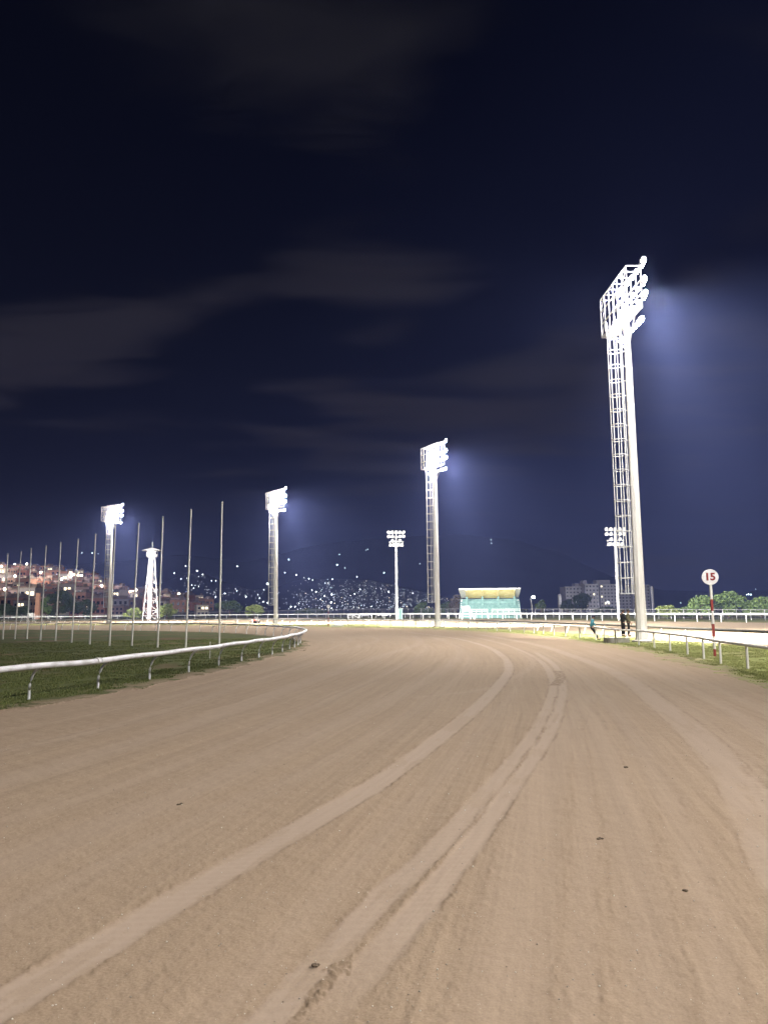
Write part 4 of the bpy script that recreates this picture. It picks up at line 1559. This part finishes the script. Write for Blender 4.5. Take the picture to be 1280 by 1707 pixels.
tree(515, 1014, 60, 290, 'leaf_dark', 'low dark bush behind the mesh fence, left of the far marker post', 'bush', 1600, .4)
tree(845, 1012, 60, 300, 'leaf_dark', 'low dark trees behind the teal stand', 'bush', 1600, .4)

# orange chimney-like wall
D = 235.0
a, b2 = P(61, 1023, D), P(67.5, 989, D)
ch_ = empty('chimney_tower', (b2.x - .55, D, 0))
tag(ch_, 'slim orange plastered tower left of the large round dark tree', 'tower')
MB().hexa([(-.65, -.6, 0), (.65, -.6, 0), (.65, .6, 0), (-.65, .6, 0)], [(-.5, -.5, b2.z), (.55, -.5, b2.z), (.55, .5, b2.z), (-.5, .5, b2.z)]).build('shaft', M('chimney_orange'), ch_)
MB().box((.03, 0, b2.z + .06), (1.3, 1.2, .14)).build('cap', M('chimney_orange'), ch_)

# single street lamp
D = 236
p = P(887, 1020, D); zl = P(889, 995.5, D).z
sl = empty('street_lamp', (p.x, D, 0))
tag(sl, 'street lamp with a round glowing head, right of the teal stand', 'street lamp')
MB().tube([(0, 0, 0), (-.1, 0, zl * .6), (-.4, 0, zl - .3), (.1, 0, zl + .1)], [.12, .10, .08, .06], 7).build('post', M('galvanised'), sl)
MB().ball((.45, 0, zl), .48, 12, 8, (1, 1, .85)).build('lamp_head', M('bulb_street'), sl, smooth=True)
add_light('lamp_glow', 'POINT', (.45, -.9, zl), 250, sl, radius=.4)


# ------------------------------------------------------------------ apartment blocks and slim towers
def block(px1, px2, topy, d, label, floors, cols, depth=14, pent=None, lit=0.03, mt='grey_render'):
    a, c = P(px1, topy, d), P(px2, topy, d)
    Hh = a.z
    w = c.x - a.x
    root = empty('apartment_building', ((a.x + c.x) / 2, d + depth / 2, 0))
    MB().box((0, 0, Hh / 2), (w, depth, Hh)).build('wall', M(mt), root)
    MB().box((0, 0, Hh + .2), (w + .5, depth + .5, .4)).build('roof', M('concrete'), root)
    for (q1, q2, qy) in (pent or []):
        A, B = P(q1, qy, d), P(q2, qy, d)
        pc = (A.x + B.x) / 2 - root.location.x
        MB().box((pc, 1, (Hh + .4 + A.z) / 2), (B.x - A.x, depth * .5, A.z - Hh - .4)).build('roof_house', M(mt), root)
    fh = Hh / floors
    for i in range(floors):
        for j in range(cols):
            x = -w / 2 + w * (j + .5) / cols
            z = fh * (i + .55)
            ww = w / cols * .42
            islit = rnd.random() < lit
            f = MB().box((x, -depth / 2 - .03, z), (ww + .3, .10, fh * .42 + .3)).build('window', M('concrete'), root)
            MB().box((x, -depth / 2 - .06, z), (ww, .10, fh * .42)).build('pane', M('window_lit' if islit else 'window_dark'), f)
        MB().box((0, -depth / 2 - .08, fh * i + .1), (w + .1, .14, .18)).build('floor_band', M('concrete'), root)
    return tag(root, label, 'apartment block', 'apartment blocks beyond the fence')


D = 430
block(942, 971, 979, D, 'grey apartment block farthest left, partly hidden by the dark trees', 7, 5, pent=[(961, 969, 972)])
block(974.5, 997.5, 974.5, D - 8, 'grey apartment block second from the left with a thin roof mast', 7, 4, pent=[(975, 981, 967)], lit=.1)
block(999, 1027, 975, D - 4, 'grey apartment block with a wide roof house, left of the tower cage', 8, 5, pent=[(997, 1020, 966.5)], lit=.06)
block(1029, 1052, 984, D + 6, 'grey apartment block seen through the foot of the tower cage', 7, 4, lit=.02)
block(1053.5, 1082, 976, D + 2, 'grey apartment block mostly hidden behind the tallest tower', 8, 5)
for (px, w, ty, lab) in ((932, 5, 991, 'slim pale dotted tower left of the apartment blocks'), (1086, 4.2, 977, 'slim pale dotted tower right of the tallest floodlight tower')):
    D2 = 400
    A = P(px - w / 2, ty, D2); B = P(px + w / 2, ty, D2)
    r_ = empty('slim_tower', ((A.x + B.x) / 2, D2, 0))
    MB().tube([(0, 0, 0), (0, 0, A.z)], (B.x - A.x) / 2, 8).build('shaft', M('grey_render'), r_)
    for k_ in range(7):
        MB().lathe([((B.x - A.x) / 2 * 1.25, 0), ((B.x - A.x) / 2 * 1.25, .5)], 10, (0, 0, A.z * (.3 + .1 * k_))).build('ring', M('concrete'), r_)
    tag(r_, lab, 'tower', 'slim towers')
for (px, e) in ((955, 9000), (1010, 12000), (1065, 9000)):  # lamps added to brighten the apartment fronts, not part of the place
    p = P(px, 1008, D - 45)
    fill_lamp = empty('street_lamp', (p.x, D - 45, 0))
    MB().tube([(0, 0, 0), (0, 0, 5.0), (.6, 0, 5.4)], [.12, .08, .06], 6).build('post', M('galvanised'), fill_lamp)
    MB().ball((.9, 0, 5.35), .35, 8, 5, (1, .6, .4)).build('lamp_head', M('bulb'), fill_lamp)
    add_light('lamp_glow', 'POINT', (.9, 0, 6.6), e, fill_lamp, radius=1.0, color=(.9, .92, 1))
    tag(fill_lamp, 'small added lamp that lights the apartment blocks', 'street lamp', 'added lamps lighting the apartment blocks')


# ------------------------------------------------------------------ hills
def hill(name, ridge, basey, d1_, d2_, mt, nv=24, bump_=6.0, back=300):
    xs = np.linspace(ridge[0][0], ridge[-1][0], int((ridge[-1][0] - ridge[0][0]) / 5) + 2)
    ry = np.interp(xs, [a for a, _ in ridge], [b_ for _, b_ in ridge])
    ry = ry + (fbm(xs / 22.0, xs * 0 + 3, int(d1_), 4) - .5) * bump_
    V = []
    for j in range(nv + 3):
        for i, x in enumerate(xs):
            if j <= nv:
                v = j / nv
                d = d1_ + (d2_ - d1_) * v
                p = P(x, basey + (ry[i] - basey) * v ** .8, d)
                if j == 0:
                    p.z = -1
                V.append((p.x, p.y, p.z))
            else:
                q_ = P(x, ry[i], d2_ + back * (j - nv))
                V.append((q_.x, q_.y, -1.0 if j == nv + 2 else P(x, ry[i], d2_).z * .8))
    n = len(xs)
    Fq = [(j * n + i, j * n + i + 1, (j + 1) * n + i + 1, (j + 1) * n + i) for j in range(nv + 2) for i in range(n - 1)]
    o = np_mesh(name, np.array(V), np.array(Fq), M(mt), smooth=True)
    o['kind'] = 'structure'

    def surf(px, v):
        y = float(np.interp(px, xs, ry))
        return P(px, basey + (y - basey) * v ** .8, d1_ + (d2_ - d1_) * v)
    surf.ridge = lambda px: float(np.interp(px, xs, ry))
    surf.basey = basey
    return surf


h_town = hill('town_hill', [(-160, 960), (0, 953), (20, 951), (50, 952), (90, 955), (130, 962), (170, 972), (200, 985), (240, 990), (300, 1000), (360, 1008), (400, 1018)], 1024, 330, 640, 'hill_soil', bump_=2)
h_city = hill('city_hill', [(180, 1000), (240, 985), (285, 965), (310, 955), (345, 958), (390, 975), (420, 984), (460, 978), (500, 966), (540, 965), (580, 966), (620, 968), (660, 976), (700, 985), (760, 1000), (800, 1012), (860, 1020)], 1022, 750, 1350, 'hill_soil', bump_=3)
h_far = hill('mountain', [(-400, 960), (-100, 955), (100, 945), (250, 930), (330, 926), (400, 938), (460, 925), (540, 905), (640, 898), (760, 892), (850, 898), (940, 925), (1020, 962), (1100, 984), (1180, 988), (1240, 986), (1300, 982), (1500, 965), (1800, 960)], 1018, 2300, 3300, 'mountain_haze_blue', bump_=7)

# ------------------------------------------------------------------ houses stacked on the town hill
HC = {'brick red': (.30, .13, .085), 'terracotta': (.36, .19, .13), 'pale pink': (.42, .30, .27), 'grey': (.26, .24, .23), 'cream': (.44, .39, .32), 'brown': (.22, .14, .10)}
for k_, c_ in HC.items():
    mat('wall ' + k_, c_, .9, tuple(x * 1.25 for x in c_), .5)
mat('roof_slab', (.16, .12, .10), .9, (.24, .19, .16), .6)
hproto = {}
for k_ in HC:
    for s_ in range(2):
        w = 6.0 + s_ * 2.2; h = 6.8 - s_ * 1.4; dp = 7
        r_ = empty('hill_house', (0, -500, 0))
        MB().box((0, 0, h / 2 - 1.5), (w, dp, h + 3)).build('wall', M('wall ' + k_), r_)
        b = MB().box((0, 0, h + .14), (w + .8, dp + .8, .28)).box((w * .25, 0, h + .8), (w * .3, dp * .4, 1.1))
        b.build('roof', M('roof_slab'), r_)
        b = MB(); b.box((0, -dp / 2 - .15, h * .5), (w, .35, .2)).build('ledge', M('roof_slab'), r_)
        for x in (-w * .3, w * .02, w * .32):
            for z in (h * .25, h * .72):
                lit = (x > 0 and z > h * .5 and s_ == 0)
                MB().box((x, -dp / 2 - .02, z), (1.2, .1, 1.3)).build('window', M('window_lit' if lit and k_ in ('cream', 'grey') else 'window_dark'), r_)
        hproto[(k_, s_)] = r_
used = set()
cand = []
for row in range(11):
    v = .03 + row * .094
    x = -45 + rnd.uniform(0, 12)
    while x < 345:
        cand.append((x, v)); x += rnd.uniform(11, 19) * (1.0 - .28 * v)
for (x, v) in cand:
    if x > 185 and rnd.random() < .45:
        continue
    k_ = rnd.choices(list(HC), [5, 4, 3, 3, 2, 4])[0]
    s_ = rnd.randint(0, 1)
    p = h_town(x + rnd.uniform(-2, 2), min(1, max(0, v + rnd.uniform(-.02, .02))))
    src = hproto[(k_, s_)]
    if (k_, s_) in used:
        o = copy_tree(src)
    else:
        o = src; used.add((k_, s_))
    o.location = (p.x, p.y, max(p.z - 1.0, 0))
    o.rotation_euler = (0, 0, rnd.uniform(-.5, .5))
    sc_ = rnd.uniform(.75, 1.25)
    o.scale = (sc_ * rnd.uniform(.85, 1.2), sc_, sc_ * rnd.uniform(.8, 1.25))
    tag(o, 'small flat roofed %s %s house packed on the hillside at the left' % ('tall' if s_ == 0 else 'wide', k_), 'house', 'houses on the left hillside')
for k_, o in list(hproto.items()):
    if k_ not in used:
        for c_ in list(o.children):
            bpy.data.objects.remove(c_)
        bpy.data.objects.remove(o)

# lamps of the hillside: posts with glowing heads
lproto = {}


def hill_lamp(p, kind, sz, label, group, lit=None):
    if kind not in lproto:
        r_ = empty('hillside_lamp', (0, 0, 0))
        MB().tube([(0, 0, -1.5), (0, 0, .8)], .06, 4).build('post', M('dark_iron'), r_)
        MB().ball((0, 0, 1), .5, 6, 4).build('lamp_head', M(kind), r_)
        lproto[kind] = r_
        o = r_
    else:
        o = copy_tree(lproto[kind])
    o.location = p; o.scale = (sz, sz, sz)
    tag(o, label, 'lamp', group)
    if lit:
        l = bpy.data.lights.new('lamp_glow', 'POINT'); l.energy = lit; l.color = (1, .90, .80); l.shadow_soft_size = 1.5
        lo = bpy.data.objects.new('lamp_glow', l); COL.objects.link(lo)
        l.energy = lit * 2.2
        lo.location = (p.x, p.y - 6, p.z + 5)
    return o


GL = 'lamps on the left hillside'
LL = 'small lamp glowing among the houses on the left hillside'
for (x, y) in ((33, 957), (35, 965), (42, 972), (36, 971), (55, 973), (22, 951), (81, 978), (90, 979), (78, 953), (90, 956), (118, 963), (124, 964), (134, 984), (140, 981), (110, 972), (95, 975), (3, 958), (9, 993), (32, 1005), (47, 1010),
               (149, 978), (155, 982), (158, 973), (200, 1001), (205, 1004), (212, 1003), (170, 970), (60, 992), (0, 980), (62, 975), (25, 945), (234, 989), (236, 1010), (190, 992)):
    ry = h_town.ridge(x)
    v = np.clip((h_town.basey - y) / (h_town.basey - ry), 0.02, 1) ** 1.25
    d = 330 + 310 * v - 8
    hill_lamp(P(x, y, d), 'bulb', rnd.uniform(1.0, 1.9), LL, GL)
for (x, v, e_) in ((10, .25, 9000), (45, .5, 14000), (20, .8, 12000), (85, .65, 14000), (120, .5, 12000), (150, .75, 11000), (185, .5, 9000), (35, .12, 9000), (240, .5, 8000), (310, .4, 9000), (60, .9, 12000), (0, .55, 9000)):
    p = h_town(x, v)
    hill_lamp(Vector((p.x, p.y - 16, p.z + 6)), 'bulb_warm', 1.6, LL + ', warmer than most', GL + ' (warm)', lit=e_)

# bright roofed hall on the slope
p = h_town(226, .72)
hl = empty('lit_hall', (p.x, p.y - 10, p.z))
tag(hl, 'hillside hall with a row of brilliant white lamps, left of the watch tower', 'hall')
MB().box((0, 0, 1.5), (16, 8, 5)).build('wall', M('wall cream'), hl)
MB().box((0, 0, 4.2), (17, 9, .4)).build('roof', M('roof_slab'), hl)
for x in (-1, 2.2, 5.2, 7.6):
    MB().ball((x, -4.6, 3.2), .75, 8, 5).build('lamp_head', M('bulb_street'), hl)
l_ = add_light('lamp_glow', 'POINT', (2, -9, 5), 16000, hl, radius=2)

# the far town: brightest lamps as individuals, the faint rest as one mass
GC = 'lamps of the distant town'
LC = 'tiny white lamp on the dark hill of the distant town'
key = [(396, 946, 1.6), (446, 976, 2.4), (475, 956, 1.2), (494, 960, 1.5), (515, 966, 2.0), (521, 968, 1.4), (507, 964, 1.1), (542, 973, 1.3), (547, 973, 1.3), (554, 967, 1.9), (541, 995, 1.5), (520, 985, 1.4), (527, 988, 1.7), (553, 993, 2.2),
       (648, 988, 2.2), (600, 984, 1.8), (591, 991, 1.4), (595, 963, 1.2), (310, 945, 1.2), (291, 957, 1.3), (302, 966, 1.5), (329, 954, 2.0), (338, 959, 2.0), (312, 965, 1.3), (320, 976, 1.3), (332, 996, 1.5), (360, 996, 1.4), (375, 991, 1.8),
       (395, 986, 1.4), (410, 996, 1.6), (297, 998, 1.2), (552, 1006, 1.8), (688, 990, 1.5), (706, 1016, 1.0), (492, 1013, 1.5), (485, 1013, 1.4), (433, 998, 1.2), (439, 1004, 1.2), (446, 1006, 1.3), (430, 992, 1.1), (440, 984, 1.3), (353, 969, 1.4), (360, 969, 1.3)]
cnt = 0


def city_pt(x, y):
    ry = h_city.ridge(x)
    v = float(np.clip((h_city.basey - y) / max(h_city.basey - ry, 1), 0.0, 1)) ** 1.25
    return P(x, y, 750 + 600 * v - 12)


for (x, y, s_) in key:
    if y < h_city.ridge(x) - 3:
        o = hill_lamp(P(x, y, 2250), 'bulb', s_ * 2.0, 'bright lamp on the dark mountain above the distant town', 'lone lamps on the mountain')
    else:
        hill_lamp(city_pt(x, y), 'bulb', s_ * .7, 'bright white lamp on the hill of the distant town', 'bright ' + GC)
for (x, y, s_) in ((481.6, 935, 4.0), (562, 944, 4.4), (575, 948, 2.2), (640, 957, 3.8), (613, 917, 2.0), (818, 901, 2.0), (819, 907, 2.4), (700, 941, 2.0), (610, 918, 1.6), (137, 923, 2.6), (154, 924, 3.6), (164, 924, 1.8), (566, 925, 1.8), (1247, 993, 4.2), (1251, 993.5, 4.2), (1244, 993, 2.8), (1259, 983, 1.8), (1110, 1011, 2.6), (1134, 1006, 2.0)):
    hill_lamp(P(x, y, 2250), 'bulb_cool', s_, 'bright lamp on the dark mountain above the distant town', 'lone lamps on the mountain')


def town_density(x, y):
    ry = h_city.ridge(x)
    if y < ry + 1 or y > 1017:
        return 0
    t = 1.0 if x > 495 else .28
    if 345 < x < 480:
        t = .30 if y > 980 else 0
    if x < 345:
        t = .35 if y < 985 else .10
    if 470 < x < 530 and y < 990:
        t = .12
    return t


pts_ = []
while len(pts_) < 950:
    x = rnd.uniform(285, 775); y = rnd.uniform(955, 1018)
    if rnd.random() < town_density(x, y):
        pts_.append((x, y, rnd.random()))
ind = pts_[:230]
for (x, y, s_) in ind:
    kind = rnd.choice(('bulb', 'bulb_cool', 'bulb_warm', 'bulb_warm', 'bulb'))
    hill_lamp(city_pt(x, y), kind, .24 + .5 * s_ ** 3, LC, GC)
b = MB()
for (x, y, s_) in pts_[230:]:
    p = city_pt(x, y)
    b.ball(p, .22 + .28 * s_, 5, 3)
tag(b.build('town_lights', M('bulb_dim')), 'mass of faint lights of the distant town on its dark hill', 'town lights', kind='stuff')

# ------------------------------------------------------------------ haze
b = MB()
b.box((0, 1500, 199), (7000, 4600, 402))
hz = b.build('haze', mat('haze_air', (1, 1, 1)))
hz['kind'] = 'stuff'
tag(hz, 'thin bluish night haze over the whole racecourse', 'haze')
m = bpy.data.materials.new('haze_volume')
m.use_nodes = True
N, L = m.node_tree.nodes, m.node_tree.links
N.clear()
vo = N.new('ShaderNodeVolumePrincipled')
vo.inputs['Color'].default_value = (.34, .42, 1.0, 1)
vo.inputs['Density'].default_value = HAZE
vo.inputs['Anisotropy'].default_value = 0.0
out = N.new('ShaderNodeOutputMaterial')
L.new(vo.outputs[0], out.inputs['Volume'])
hz.data.materials.clear(); hz.data.materials.append(m)
